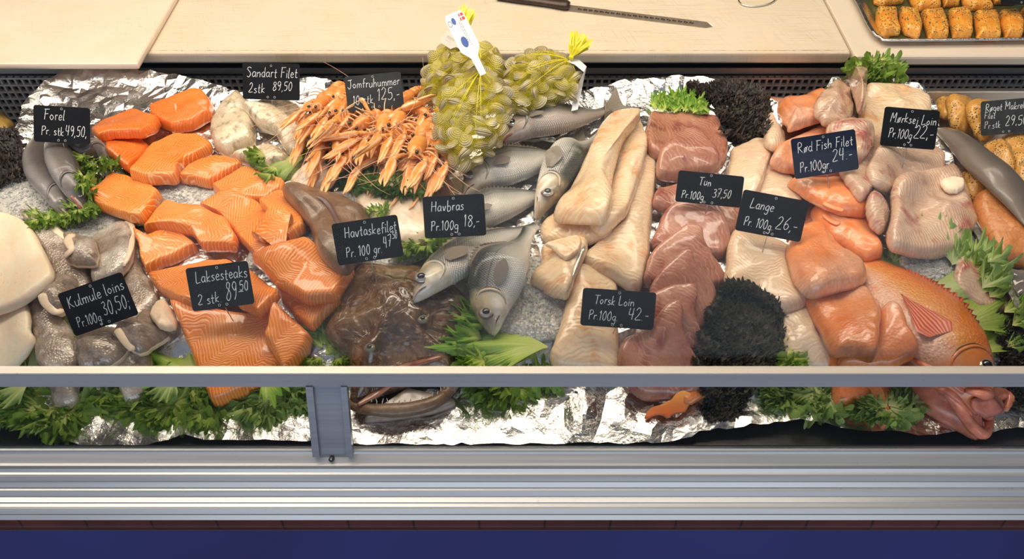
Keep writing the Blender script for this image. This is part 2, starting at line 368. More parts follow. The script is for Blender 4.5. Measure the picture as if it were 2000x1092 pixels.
def leafmat(name, rib, mid, edge, rough=0.38, sc=1.0):
    """u = 0 at the stem .. 1 at the frilled rim, v = angle"""
    t = NT(name); u, v = t.uv(); r = t.rnd()
    n = t.noise(60, t.tc(), 3)
    x = t.n('ShaderNodeValToRGB'); t.set(x.inputs[0], t.ma('ADD', u, t.ma('MULTIPLY', t.ma('SUBTRACT', n, 0.5), 0.35))); cr = x.color_ramp
    cr.elements[0].position = 0.05; cr.elements[0].color = (*rib, 1); cr.elements[1].position = 0.98; cr.elements[1].color = (*edge, 1)
    e = cr.elements.new(0.55); e.color = (*mid, 1)
    vein = t.ma('ABSOLUTE', t.ma('SINE', t.ma('ADD', t.ma('MULTIPLY', v, 16.0), t.ma('MULTIPLY', n, 2.0))))
    col = t.mix(t.mr(vein, 0.0, 0.18, 0.16, 0.0), x.outputs[0], rib)
    nr = t.bump(vein, 0.25, 0.001); nr = t.bump(t.noise(160, t.tc(), 3), 0.3, 0.0015, nr)
    t.bsdf(col, rough, 0, nr, coat=0.15, cr=0.2)
    tr = t.n('ShaderNodeBsdfTranslucent'); t.set(tr.inputs[0], col); mx = t.n('ShaderNodeMixShader'); mx.inputs[0].default_value = 0.3
    t.t.links.new(t.b.outputs[0], mx.inputs[1]); t.t.links.new(tr.outputs[0], mx.inputs[2]); t.t.links.new(mx.outputs[0], t.out.inputs[0])
    return t.m
M['lettuce'] = leafmat('curly lettuce', (0.72, 0.76, 0.28), (0.44, 0.56, 0.11), (0.20, 0.35, 0.045))
M['lettuce_lt'] = leafmat('bright lettuce', (0.70, 0.78, 0.24), (0.54, 0.70, 0.12), (0.22, 0.46, 0.04))
M['lettuce_dk'] = leafmat('dark curly lettuce', (0.44, 0.52, 0.14), (0.22, 0.35, 0.06), (0.10, 0.21, 0.03))
M['lettuce_gr'] = leafmat('soft green lettuce', (0.68, 0.74, 0.38), (0.48, 0.60, 0.20), (0.27, 0.42, 0.10))
M['kale'] = leafmat('black kale', (0.06, 0.06, 0.045), (0.026, 0.028, 0.020), (0.085, 0.080, 0.060), 0.45)
M['kale_br'] = leafmat('brown black kale', (0.06, 0.045, 0.035), (0.034, 0.026, 0.022), (0.095, 0.070, 0.055), 0.45)
# foil, steel, aluminium
def foilmat():
    t = NT('aluminium foil'); a = t.tc()
    nr = t.bump(t.noise(22, a, 3, 0.5, 1.0), 0.35, 0.006)
    nr = t.bump(t.noise(120, a, 4, 0.6, 1.5), 0.28, 0.003, nr)
    return t.bsdf(t.mix(t.mr(t.noise(9), 0.4, 0.7), (0.80, 0.80, 0.81), (0.72, 0.71, 0.70)), t.mr(t.noise(25), 0.3, 0.7, 0.12, 0.26), 1.0, nr)
M['foil'] = foilmat()
def streak(name, c1, c2, rough, metal, dirt=(0.10, 0.09, 0.08), da=0.3, blur=0.06):
    t = NT(name); X = t.xyz(t.tc())
    s = t.noise(1.0, t.comb(t.ma('MULTIPLY', X[0], 2.0), t.ma('MULTIPLY', X[1], 160.0), t.ma('MULTIPLY', X[2], 160.0)), 4)
    c = t.mix(t.mr(s, 0.35, 0.65), c1, c2)
    c = t.mix(t.mr(t.noise(75, None, 3, 0.7), 0.68, 0.78, 0, da), c, dirt)
    return t.bsdf(c, t.mr(s, 0.3, 0.7, rough-blur, rough+blur), metal, t.bump(s, 0.05, 0.001))
M['alu'] = streak('brushed aluminium', (0.50, 0.50, 0.49), (0.58, 0.575, 0.56), 0.40, 0.7)
M['rail'] = streak('grey rail daylight tint', (0.46, 0.47, 0.52), (0.50, 0.50, 0.54), 0.38, 0.25)  # cool daylight is put into the colour of the rail front
M['railtop'] = streak('rail top warm light tint', (0.68, 0.60, 0.50), (0.73, 0.65, 0.54), 0.4, 0.2)  # warm light from above is put into this top colour
M['post'] = streak('grey post', (0.20, 0.215, 0.25), (0.24, 0.255, 0.29), 0.35, 0.3)
M['steel'] = streak('stainless steel', (0.50, 0.46, 0.42), (0.58, 0.54, 0.50), 0.38, 0.15)
M['steel_br'] = streak('bright steel edge', (0.75, 0.73, 0.70), (0.85, 0.83, 0.80), 0.2, 1.0)
M['dark'] = plain('black liner', (0.035, 0.035, 0.035), 0.3, noise=0.3, sc=40)
M['grille'] = plain('grille', (0.62, 0.56, 0.50), 0.4, 0.0, noise=0.2, sc=50)
M['void'] = plain('dark gap shade', (0.010, 0.009, 0.008), 0.6)  # near-black that paints the shade behind the grille bars
M['maroon'] = None
t = NT('maroon seamed strip'); X = t.xyz(t.tc())  # dark red strip with evenly spaced thin dark seams
seam = t.ma('ABSOLUTE', t.ma('SUBTRACT', t.ma('FRACT', t.ma('MULTIPLY', X[0], 10.5)), 0.5))
M['maroon'] = t.bsdf(t.mix(t.mr(seam, 0.0, 0.03, 1.0, 0.0), t.mix(t.mr(t.noise(12), 0.3, 0.7), (0.085, 0.022, 0.022), (0.14, 0.040, 0.035)), (0.02, 0.01, 0.012)), 0.3)
t = NT('blue panel')
M['blue'] = t.bsdf(t.mix(t.mr(t.noise(1.6, None, 2), 0.35, 0.65), (0.026, 0.032, 0.135), (0.040, 0.062, 0.26)), 0.42, 0, coat=0.1)
def boardmat(name, c1, c2, stain, ang=0.0, cuts=0.35):
    t = NT(name); X = t.xyz(t.tc())
    c = t.mix(t.mr(t.noise(5), 0.3, 0.7), c1, c2)
    k1 = t.noise(1.0, t.comb(t.ma('MULTIPLY', X[0], 9), t.ma('MULTIPLY', X[1], 320), 0), 3, 0.7)
    k2 = t.noise(1.0, t.comb(t.ma('ADD', t.ma('MULTIPLY', X[0], 320), t.ma('MULTIPLY', X[1], 120)), t.ma('MULTIPLY', X[1], 12), 3.0), 3, 0.7)
    area_ = t.mr(t.noise(3.5), 0.35, 0.62)
    c = t.mix(t.ma('MULTIPLY', t.mr(k1, 0.52, 0.66, 0, cuts*1.5), area_), c, stain)
    c = t.mix(t.ma('MULTIPLY', t.mr(k2, 0.53, 0.68, 0, cuts*1.2), area_), c, stain)
    c = t.mix(t.mr(t.noise(9, None, 4), 0.52, 0.76, 0, 0.40), c, (0.78, 0.56, 0.32))
    c = t.mix(t.mr(t.noise(90, None, 2), 0.76, 0.80, 0, 0.7), c, (0.16, 0.11, 0.05))
    return t.bsdf(c, 0.42, 0, t.bump(t.ma('ADD', k1, k2), 0.12, 0.001), sss=0.1, coat=0.05)
M['board'] = boardmat('worn cutting board', (0.69, 0.58, 0.43), (0.75, 0.62, 0.48), (0.42, 0.34, 0.18))
M['board2'] = boardmat('cleaner cutting board', (0.79, 0.62, 0.48), (0.83, 0.67, 0.53), (0.58, 0.45, 0.28), cuts=0.28)
M['board3'] = boardmat('pale board', (0.73, 0.61, 0.48), (0.76, 0.64, 0.51), (0.56, 0.46, 0.32), cuts=0.15)
M['crack'] = plain('dirty edge line', (0.38, 0.27, 0.12), 0.7, noise=0.3, sc=200)
M['sign'] = plain('black chalk board', (0.008, 0.008, 0.009), 0.35, noise=0.4, sc=30, spec=0.25)
M['sign_blue'] = plain('dark blue chalk board', (0.010, 0.014, 0.034), 0.35, noise=0.3, sc=30, spec=0.3)
M['sign_grey'] = plain('grey black chalk board', (0.035, 0.036, 0.036), 0.35, noise=0.3, sc=30, spec=0.4)
t = NT('chalk'); M['chalk'] = t.bsdf(t.mix(t.mr(t.noise(700, None, 2), 0.35, 0.6), (0.45, 0.46, 0.46), (0.86, 0.87, 0.87)), 0.8)
M['pin'] = plain('steel pin', (0.5, 0.5, 0.5), 0.3, 1.0); M['hole'] = plain('pin hole rim', (0.55, 0.55, 0.53), 0.4, 0.2)
t = NT('crushed ice'); a = t.tc()
iv = t.voro(210, a); 
M['ice'] = t.bsdf(t.mix(t.mr(iv, 0.1, 0.7), (0.80, 0.77, 0.72), (0.58, 0.55, 0.50)), 0.16, 0, t.bump(iv, 0.9, 0.003, t.bump(t.noise(120, a, 4), 0.6, 0.004)), sss=0.4, sr=(0.02, 0.02, 0.02), coat=0.5)
M['chips'] = plain('ice chips', (0.80, 0.78, 0.74), 0.08, sss=0.3, trans=0.35, ior=1.31)
def shellmat(name, c1, c2, c3):
    """langoustine shell: pale below, orange above with small bumps"""
    t = NT(name); X = t.xyz(t.tc()); r = t.rnd()
    n = t.noise(70, t.tc(), 3)
    c = t.mix(t.mr(t.ma('ADD', t.ma('MULTIPLY', X[2], 55), n), 0.25, 0.85), c3, c1)
    c = t.mix(t.mr(t.noise(35, t.tc(), 3), 0.45, 0.65), c, c2); c = t.mix(t.ma('MULTIPLY', r, 0.55), c, (0.66, 0.20, 0.035)); c = t.mix(t.mr(t.noise(110, t.tc(), 3), 0.58, 0.70, 0, 0.6), c, (0.70, 0.14, 0.03)); c = t.mix(t.mr(t.noise(60, t.tc(), 2), 0.56, 0.68, 0, 0.7), c, (0.93, 0.74, 0.50))
    return t.bsdf(c, 0.26, 0, t.bump(t.noise(260, t.tc(), 3), 0.45, 0.0015), sss=0.1, coat=0.4)
M['lang'] = shellmat('langoustine shell', (0.86, 0.33, 0.07), (0.90, 0.47, 0.18), (0.92, 0.62, 0.36))
t = NT('langoustine claw'); u, v = t.uv()
rib = t.ma('ABSOLUTE', t.ma('SUBTRACT', t.ma('FRACT', t.ma('MULTIPLY', v, 4.0)), 0.5))
M['claw'] = t.bsdf(t.mix(t.mr(t.ma('ADD', rib, t.ma('MULTIPLY', t.noise(60), 0.25)), 0.15, 0.40), (0.93, 0.72, 0.46), t.mix(t.mr(t.noise(90), 0.35, 0.65), (0.84, 0.27, 0.04), (0.90, 0.42, 0.12))), 0.28, 0, t.bump(t.noise(320), 0.5, 0.0012), sss=0.1, coat=0.4)
M['legs'] = plain('pale orange leg', (0.86, 0.50, 0.26), 0.3, noise=0.25, sc=80, coat=0.3)
M['antenna'] = plain('pink antenna', (0.80, 0.40, 0.25), 0.35)
t = NT('clam shell'); u, v = t.uv(); r = t.rnd()
ring = t.ma('SINE', t.ma('ADD', t.ma('MULTIPLY', u, 38.0), t.ma('MULTIPLY', t.noise(120), 1.5)))
cc = t.mix(t.mr(r, 0, 1), (0.40, 0.31, 0.13), (0.72, 0.62, 0.36)); cc = t.mix(t.mr(ring, -0.6, 0.8, 0.45, 0.0), cc, (0.17, 0.13, 0.055))
cc = t.mix(t.mr(t.noise(60, None, 3), 0.5, 0.7, 0, 0.5), cc, (0.62, 0.58, 0.40))
M['clam'] = t.bsdf(cc, 0.33, 0, t.bump(ring, 0.6, 0.0010), coat=0.3)
def netmat(name, k, cov):
    t = NT(name); u, v = t.uv()
    a = t.ma('ABSOLUTE', t.ma('SINE', t.ma('MULTIPLY', t.ma('ADD', u, v), k))); b = t.ma('ABSOLUTE', t.ma('SINE', t.ma('MULTIPLY', t.ma('SUBTRACT', u, v), k)))
    m = t.mr(t.ma('MINIMUM', a, b), cov, cov+0.08, 1.0, 0.0)
    fold = t.mr(t.noise(30, t.comb(u, t.ma('MULTIPLY', v, 0.15), 0), 2), 0.64, 0.72, 0, 0.22)
    m = t.ma('MAXIMUM', m, fold)
    t.bsdf((0.84, 0.70, 0.0), 0.55, 0, spec=0.2)
    tr = t.n('ShaderNodeBsdfTransparent'); mx = t.n('ShaderNodeMixShader'); t.set(mx.inputs[0], m)
    t.t.links.new(tr.outputs[0], mx.inputs[1]); t.t.links.new(t.b.outputs[0], mx.inputs[2]); t.t.links.new(mx.outputs[0], t.out.inputs[0])
    return t.m
M['net'] = netmat('yellow net', 1000, 0.19); M['tuft'] = plain('yellow net strands', (0.86, 0.74, 0.02), 0.4)
M['card'] = plain('white card', (0.82, 0.80, 0.78), 0.45); M['card_cream'] = plain('creamy card', (0.62, 0.56, 0.47), 0.5); M['ink'] = plain('grey print', (0.10, 0.11, 0.12), 0.6); M['inkblue'] = plain('blue print', (0.03, 0.09, 0.36), 0.5)  # the darker cream tone is for the rear bag's card
M['inkred'] = plain('red print', (0.75, 0.04, 0.03), 0.5)
# smoked and peppered
def smoked(name, c1, c2, pep=0.6, rough=0.35):
    t = NT(name); a = t.tc(); g = t.noise(55, a, 4, 0.6)
    X = t.voro(260, a)
    pm = t.ma('MULTIPLY', t.mr(X, 0.26, 0.38, 1.0, 0.0), t.mr(t.noise(28, a, 2), 0.40, 0.52))
    c = t.mix(t.mr(g, 0.35, 0.65), c1, c2); c = t.mix(t.ma('MULTIPLY', pm, pep), c, (0.07, 0.045, 0.02))
    return t.bsdf(c, rough, 0, t.bump(t.ma('ADD', g, pm), 0.7, 0.002), sss=0.08, coat=0.35)
M['smoked'] = smoked('smoked mackerel flesh', (0.56, 0.25, 0.045), (0.72, 0.40, 0.10), 1.0)
M['hotsalmon'] = smoked('peppered hot smoked salmon', (0.78, 0.26, 0.02), (0.88, 0.45, 0.08), 0.85)
t = NT('brown herbs'); M['herb'] = plain('herb crust', (0.16, 0.13, 0.05), 0.6, noise=0.5, sc=200, bump=0.8)
t = NT('smoked roe loaf'); cr_ = t.voro(60, t.tc(), 'DISTANCE_TO_EDGE')
M['roe'] = t.bsdf(t.mix(t.mr(cr_, 0.0, 0.035, 0.5, 0.0), t.mix(t.mr(t.noise(50), 0.3, 0.7), (0.50, 0.17, 0.05), (0.62, 0.25, 0.08)), (0.22, 0.07, 0.02)), 0.38, 0, t.bump(t.ma('ADD', t.noise(140, None, 3), cr_), 0.6, 0.002), sss=0.08, coat=0.2)
M['gherkin'] = plain('tray bottom', (0.075, 0.085, 0.03), 0.25, noise=0.3, sc=20, metal=0.3)
M['knife'] = plain('brownish knife steel', (0.56, 0.46, 0.36), 0.3, 0.8, noise=0.15, sc=30); M['handle'] = plain('dark brown handle', (0.045, 0.022, 0.012), 0.35, noise=0.4, sc=50)
M['brass'] = plain('brass rivet', (0.75, 0.45, 0.15), 0.3, 1.0); M['cheese'] = plain('yellow smoked piece', (0.85, 0.50, 0.12), 0.4, noise=0.1, sc=20)
# glass pane: clear with a faint mirror
M['film'] = plain('clear film', (0.55, 0.52, 0.50), 0.1, coat=1.0, trans=0.7)
t = NT('display glass'); g = t.n('ShaderNodeBsdfGlossy'); g.inputs['Roughness'].default_value = 0.02; tr = t.n('ShaderNodeBsdfTransparent'); mx = t.n('ShaderNodeMixShader')
t.set(tr.inputs[0], (0.985, 0.99, 0.985)); fr = t.n('ShaderNodeFresnel'); fr.inputs[0].default_value = 1.16
t.t.links.new(fr.outputs[0], mx.inputs[0]); t.t.links.new(tr.outputs[0], mx.inputs[1]); t.t.links.new(g.outputs[0], mx.inputs[2]); t.t.links.new(mx.outputs[0], t.out.inputs[0]); M['glass'] = t.m
# ------------------------------------------------------------------ monkfish skin
t = NT('monkfish skin'); a = t.tc()
c = t.mix(t.mr(t.noise(18, a, 5, 0.65), 0.38, 0.62), (0.085, 0.040, 0.020), (0.22, 0.12, 0.058))
c = t.mix(t.mr(t.noise(120, a, 4, 0.7), 0.52, 0.70, 0, 0.75), c, (0.40, 0.26, 0.15)); c = t.mix(t.mr(t.noise(32, a, 4, 0.7), 0.60, 0.74, 0, 0.7), c, (0.05, 0.026, 0.018))
nr = t.bump(t.noise(34, a, 3, 0.5, 0.9), 0.9, 0.015); nr = t.bump(t.noise(170, a, 3, 0.6), 0.30, 0.002, nr)
M['monkskin'] = t.bsdf(c, 0.22, 0, nr, coat=1.0, cr=0.05, spec=0.6)
t = NT('monkfish tail skin'); a = t.tc()
c = t.mix(t.mr(t.noise(26, a, 5, 0.65), 0.38, 0.62), (0.16, 0.085, 0.045), (0.25, 0.15, 0.085)); c = t.mix(t.mr(t.noise(130, a, 4, 0.7), 0.55, 0.72, 0, 0.6), c, (0.36, 0.24, 0.16))
M['monktail'] = t.bsdf(c, 0.32, 0, t.bump(t.noise(60, a, 5, 0.6), 0.5, 0.004), coat=0.3)
# ------------------------------------------------------------------ room and counter
XL, XR = -1.45, 1.45
struct(MB().box((-4, -3, -0.05), (4, 4, 0)).go('floor', plain('dark shop floor', (0.12, 0.07, 0.06), 0.5, noise=0.2), smooth=False))
def at_y(py, y):
    d = ray(1000, py); return CAM[2]+d[2]*(y/d[1])
YW = 1.43
struct(MB().box((XL, YW, 0.0), (XR, YW+0.03, 0.846)).go('wall_back', M['steel'], smooth=False))
front = [(-300, 832), (-60, 832), (0, 836), (60, 842), (110, 858), (160, 872), (290, 872), (330, 862), (360, 850), (400, 862), (600, 864), (700, 870), (1000, 870), (1290, 868), (1350, 858), (1400, 842), (1480, 836), (1560, 826), (1640, 838), (1700, 848), (1810, 852), (1930, 852), (1970, 842), (2060, 830), (2350, 835)]
back = [(2350, 600), (2060, 560), (1985, 530), (1950, 520), (1930, 485), (1905, 440), (1886, 390), (1878, 350), (1858, 300), (1835, 262), (1825, 215), (1800, 178), (1700, 158), (1620, 165), (1590, 200), (1540, 215), (1480, 184), (1420, 164), (1360, 155), (1300, 157), (1220, 163), (1150, 182), (1100, 205), (1000, 215), (820, 195), (680, 178), (640, 160), (590, 158), (540, 168), (470, 188), (400, 168), (300, 150), (200, 142), (130, 145), (90, 165), (50, 200), (32, 250), (20, 262), (-60, 270), (-300, 275)]
fp = list(at_arr(front, 0.757)[:, :2]); bk = at_arr(back, 0.838)[:, :2]; bk[:, 1] = np.minimum(bk[:, 1], 1.40)
poly = np.array(fp+list(bk))
H[(~inpoly(poly, GXX, GYY)) & (GYY > 0.62)] = 0.70
# bed of the well: one solid mound under the foil
nx, ny = 90, 60
xs = np.linspace(XL, XR, nx); ys = np.linspace(0.545, 1.385, ny)
inb = inpoly(poly, *np.meshgrid(xs, ys)); V = [(x, y, (float(bed(x, y))-0.010) if inb[j_, i_] or y < .62 else .62) for j_, y in enumerate(ys) for i_, x in enumerate(xs)]; Fc = [(j*nx+i, j*nx+i+1, (j+1)*nx+i+1, (j+1)*nx+i) for j in range(ny-1) for i in range(nx-1)]
n0 = len(V); V += [(XL, 0.545, 0.6), (XR, 0.545, 0.6), (XR, 1.385, 0.6), (XL, 1.385, 0.6)]
Fc += [tuple([n0, n0+1]+list(range(nx))[::-1]), tuple([n0+2, n0+3]+[(ny-1)*nx+i for i in range(nx)]), tuple([n0+3, n0]+[j*nx for j in range(ny)]), tuple([n0+1, n0+2]+[j*nx+nx-1 for j in range(ny)][::-1])]
ctr = empty('fish_counter', (0, 0.5, 0.0)); tag(ctr, 'aluminium fronted fish display counter with blue lower panel and grey rail', 'display counter')
add('display_bed', V, Fc, M['dark'], ctr)
MB().box((XL, 0.535, 0.70), (XR, 0.60, Z0-0.004)).box((XL, 0.535, 0.55), (XR, YW, 0.60)).go('counter_well', M['dark'], ctr, smooth=False)
# perforated air grille standing behind the bed
g = MB(); z1, z0 = at_y(150, YW-0.012), 0.63
g.box((XL, YW-0.006, z0), (XR, YW-0.001, z1))  # dark sheet added to paint the shade inside the grille holes
gv = MB(); zz = z1; k = 0
rows = []
while zz > z0:
    gv.box((XL, YW-0.016, zz-0.0045), (XR, YW-0.008, zz)); rows.append(zz); zz -= 0.0175
x = XL
while x < XR:
    gv.box((x, YW-0.015, z0), (x+0.0045, YW-0.009, z1)); x += 0.0155
gr = gv.go('vent_grille', M['grille'], ctr, smooth=False); g.go('grille_dark_sheet', M['void'], gr, smooth=False)
# aluminium front: extruded profile, each row a flat or a lip at its own slope
def row_profile(y, z, rows):
    P = [(y, z)]
    for py, sl in rows:
        d = ray(1000, py); a = math.radians(sl); dy, dz = -math.cos(a), -math.sin(a)
        # y + dy k = d1 t ; z + dz k = cz + d2 t
        A = np.array([[dy, -d[1]], [dz, -d[2]]]); b = np.array([-y, CAM[2]-z]); kk, tt = np.linalg.solve(A, b)
        y += dy*kk; z += dz*kk; P.append((y, z))
    return P
def extrude(P, name, mat, parent, depth=0.002):
    m = len(P); V = []; Fc = []
    for i in range(m-1):                          # split edges: each band is flat
        (y0, a0), (y1, a1) = P[i], P[i+1]; n = len(V)
        V += [(XL, y0, a0), (XR, y0, a0), (XR, y1, a1), (XL, y1, a1)]; Fc.append((n, n+3, n+2, n+1))
    n = len(V); yb = P[0][0]+depth
    V += [(XL, yb, P[0][1]), (XR, yb, P[0][1]), (XR, yb, P[-1][1]), (XL, yb, P[-1][1])]; Fc += [(n, n+1, n+2, n+3)]
    return add(name, V, Fc, mat, parent, smooth=False)
yg = 0.537; zg = Z0+0.0
py0 = 872
zf = CAM[2]+ray(1000, py0)[2]*(yg/ray(1000, py0)[1])
prof = [(880, 2), (883, 80), (887, 60), (905, 24), (910, 0), (916, 75), (923, 50), (927, 4), (932, 30), (940, 62), (942, 84), (952, 50), (955, 70), (958, 0), (962, 40), (969, 58), (971, 84), (981, 6), (984, 60), (990, 0), (994, 20), (1004, 55), (1006, 80), (1016, 52)]
P = row_profile(yg, zf, prof)
extrude(P, 'aluminium_profile', M['alu'], ctr)
ye, ze = P[-1]
P2 = row_profile(ye+0.012, ze+0.001, [(1031, 78)]); extrude(P2, 'maroon_strip', M['maroon'], ctr, 0.01)
P3 = row_profile(P2[-1][0]-0.002, P2[-1][1], [(1033, 3), (1180, 80)]); bp = extrude(P3, 'lower_panel', M['blue'], ctr, 0.05)
bp['label'] = 'dark blue lower panel'
MB().box((XL, P3[0][0]-0.0015, P3[0][1]-0.0012), (XR, P3[0][0]+0.002, P3[0][1]+0.0006)).go('panel_edge', M['steel_br'], ctr, smooth=False)
# slanted glass line: foot (y,z) -> goes up and back
GS = np.array([0, math.sin(math.radians(29)), math.cos(math.radians(29))]); G0 = np.array([0, P[1][0]+0.004, P[1][1]])
def gp(x, s, off=0.0):
    nrm = np.array([0, -GS[2], GS[1]]); return np.array([x, 0, 0])+G0+GS*s+nrm*off
def slab_on_glass(mb, x0, x1, s0, s1, o0, o1):
    c = [gp(x, s, o) for o in (o0, o1) for s in (s0, s1) for x in (x0, x1)]
    return mb.put(c, [(0, 2, 3, 1), (4, 5, 7, 6), (0, 1, 5, 4), (2, 6, 7, 3), (0, 4, 6, 2), (1, 3, 7, 5)])
def s_at(py, off=0.0):
    nrm = np.array([0, -GS[2], GS[1]]); d = ray(1000, py); o = G0+nrm*off
    A = np.array([[GS[1], -d[1]], [GS[2], -d[2]]]); b = np.array([-o[1], CAM[2]-o[2]]); return np.linalg.solve(A, b)[0]
sr = s_at(748)
# rail: warm light painted into the top colour, cool daylight into the front
yr, zr = gp(0, sr, 0.008)[1:]
d = ray(1000, 731); ztop = zr+0.015
# front face from 748 up to 731, then flat top to 716
yf = yr-0.002
zt = CAM[2]+ray(1000, 731)[2]*(yf/ray(1000, 731)[1])
yb = (zt-CAM[2])/ray(1000, 716)[2]*ray(1000, 716)[1]
rl = MB().box((XL, yf, zr), (XR, yb, zt)).go('glass_rail', M['rail'], ctr, smooth=False)
MB().box((XL, yf+0.0006, zt-0.0003), (XR, yb-0.0002, zt+0.0012)).go('rail_lit_top', M['railtop'], rl, smooth=False)
# post with two flanges
def xw(px, p): return (px-1000)/F*float(np.dot(p-CAM, FW))
pm = gp(0, sr/2, 0.006); s_b = s_at(886, 0.006)
xa, xb, xc, xd = [xw(v, pm) for v in (606, 624, 669, 685)]
po = slab_on_glass(MB(), xa+0.001, xd-0.001, s_b, sr+0.002, 0.002, 0.008).go('post', M['post'], ctr, smooth=False)
slab_on_glass(MB(), xa, xb-0.003, s_b-0.001, sr+0.001, 0.003, 0.014).go('post_flange', M['post'], po, smooth=False)
slab_on_glass(MB(), xc+0.003, xd, s_b-0.001, sr+0.001, 0.003, 0.014).go('post_flange', M['post'], po, smooth=False)
sp = at(648, 896, zf-0.008); V, Fc, U = loft([sp+(0, 0.004, -0.004), sp+(0, -0.003, 0.003)], [0.0042, 0.0036], 14, up=(1, 0, 0)); add('screw', V, Fc, M['dark'], ctr)
V, Fc, U = loft([sp+(0, -0.003, 0.003), sp+(0, -0.0036, 0.0036)], [0.0016, 0.0014], 8, up=(1, 0, 0)); add('screw_socket', V, Fc, M['pin'], ctr)
# glass panes
slab_on_glass(MB(), XL, XR, 0.0, sr+0.001, -0.003, 0.001).go('glass_pane', M['glass'], ctr, smooth=False)
slab_on_glass(MB(), XL, XR, sr+0.014, sr+0.50, -0.003, 0.001).go('glass_pane', M['glass'], ctr, smooth=False)
# ------------------------------------------------------------------ work top and boards
ZB = 0.870
yB = at(1000, 104, ZB)[1]
MB().box((XL, YW, 0.80), (XR, 2.3, 0.8435)).go('work_top', M['steel'], ctr, smooth=False)
def board(name, corners, z, th, mat, label, cr=0.010):
    """corners: list of xy (counter-clockwise), rounded top edge"""
    P = catmull_corner(corners, cr); n = len(P); c = P.mean(0); V = []; Fc = []
    rows = []
    for (ins, dz) in ((0.004, 0), (0.0, 0.004), (0.0, th-0.006), (0.0015, th-0.002), (0.005, th), ):
        d = P-c; L = np.linalg.norm(d, axis=1)[:, None]; Q = P-d/L*ins
        rows.append(np.c_[Q, np.full(n, z-th+dz)])
    V = np.vstack(rows); m = len(rows)
    Fc = [(i*n+k, i*n+(k+1) % n, (i+1)*n+(k+1) % n, (i+1)*n+k) for i in range(m-1) for k in range(n)]
    Fc += [tuple(range(n))[::-1], tuple((m-1)*n+k for k in range(n))]
    o = add(name, V, Fc, mat, None, smooth=False)
    return tag(o, label, 'cutting board')
def catmull_corner(C, r):
    out = []; C = [np.array(c, float) for c in C]; n = len(C)
    for i in range(n):
        a, b, c = C[i-1], C[i], C[(i+1) % n]; u = (a-b)/np.linalg.norm(a-b); v = (c-b)/np.linalg.norm(c-b)
        for t in np.linspace(0, 1, 6):
            out.append((1-t)**2*(b+u*r)+2*t*(1-t)*b+t*t*(b+v*r))
    return np.array(out)
yE = 2.25
def xy(px, py, z): return at(px, py, z)[:2]
xr_ = lambda px0, py0, px1, py1, z: None
b1 = board('cutting_board', [(xy(150, 104, ZB)[0], yB), (xy(1664, 104, ZB)[0], yB), (xy(1664, 104, ZB)[0], yE), (xy(150, 104, ZB)[0], yE)], ZB, 0.024, M['board'], 'long worn cream cutting board with the knife on it, in the middle behind the fish')
a_ = xy(268, 125, ZB+0.014); b_ = xy(340, 0, ZB+0.014); dr = (b_-a_)/np.linalg.norm(b_-a_); e_ = a_+dr*1.0
board('cutting_board', [(XL, a_[1]), tuple(a_), tuple(e_), (XL, e_[1])], ZB+0.0145, 0.014, M['board2'], 'clean cream cutting board overlapping the long one at the left', 0.004)
a2 = xy(1668, 109, ZB); b2 = xy(1600, 0, ZB)
board('cutting_board', [(a2[0]+0.003, yB-0.010), (XR, yB-0.010), (XR, yE), (a2[0]+0.003, yE)], ZB-0.001, 0.022, M['board3'], 'pale cutting board at the right under the tray of smoked salmon', 0.006)
# dirty scored line along the front edge of the long board
mb = MB(); r = random.Random(5); x0 = xy(290, 104, ZB)[0]; x1 = xy(1655, 104, ZB)[0]; q = []
for x in np.arange(x0, x1, 0.006):
    y = yB+0.009+r.uniform(-0.0006, 0.0006); q += [(x, y, ZB+0.0003), (x, y+r.choice((.0001, .0003, .0012, .0018)), ZB+0.0003)]
mb.put(q, [(2*i, 2*i+2, 2*i+3, 2*i+1) for i in range(len(q)//2-1)])
mb.go('scored_line', M['crack'], b1, smooth=False)
# ------------------------------------------------------------------ foil lining
rr = random.Random(11)
bd = []
for i in range(len(poly)):
    a, b = poly[i], poly[(i+1) % len(poly)]; L = np.linalg.norm(b-a); k = max(1, int(L/0.012))
    for j in range(k): bd.append(a+(b-a)*j/k+(np.array([rr.gauss(0, 1), rr.gauss(0, 1)])*0.0012 if j else 0))
bd = np.array(bd)
def edge_dist(X, Y, B):
    D = np.full(X.shape, 9.0)
    for i in range(len(B)-1):
        a, b = B[i], B[i+1]; d = b-a; l2 = max(d.dot(d), 1e-9)
        t = np.clip(((X-a[0])*d[0]+(Y-a[1])*d[1])/l2, 0, 1); D = np.minimum(D, np.hypot(X-a[0]-t*d[0], Y-a[1]-t*d[1]))
    return D
def creases(X, Y, seed, f0, n=6):
    r = random.Random(seed); o = 0
    for k in range(n):
        a = r.uniform(0, math.pi); f = f0*r.uniform(0.7, 1.8); w = 0.8*np.sin(X*r.uniform(8, 20)+Y*r.uniform(8, 20)+r.uniform(0, 6))
        o = o+np.abs(np.mod((X*math.cos(a)+Y*math.sin(a))*f+w+r.uniform(0, 9), 2)-1)*r.uniform(0.5, 1)
    return o/n
def foil_z(X, Y):
    X = np.asarray(X, float); Y = np.asarray(Y, float)
    db = edge_dist(X, Y, bk[5:-2]); 
    fr_ = np.clip((Y-0.60)/0.25, 0, 1)
    z = bed(X, Y)+creases(X, Y, 3, 22)*(0.006+0.006*fr_+0.022*np.exp(-((Y-0.60)/0.05)**2)*(.25+.75*smooth01((X-0.0)/0.1))+creases(X, Y, 31, 40, 4)*0.010*(1-fr_))+creases(X, Y, 9, 60)*(0.0015+0.003*fr_)
    z = z+0.020*np.exp(-(db/0.03)**2)
    return z
pts = []; step = 0.0125
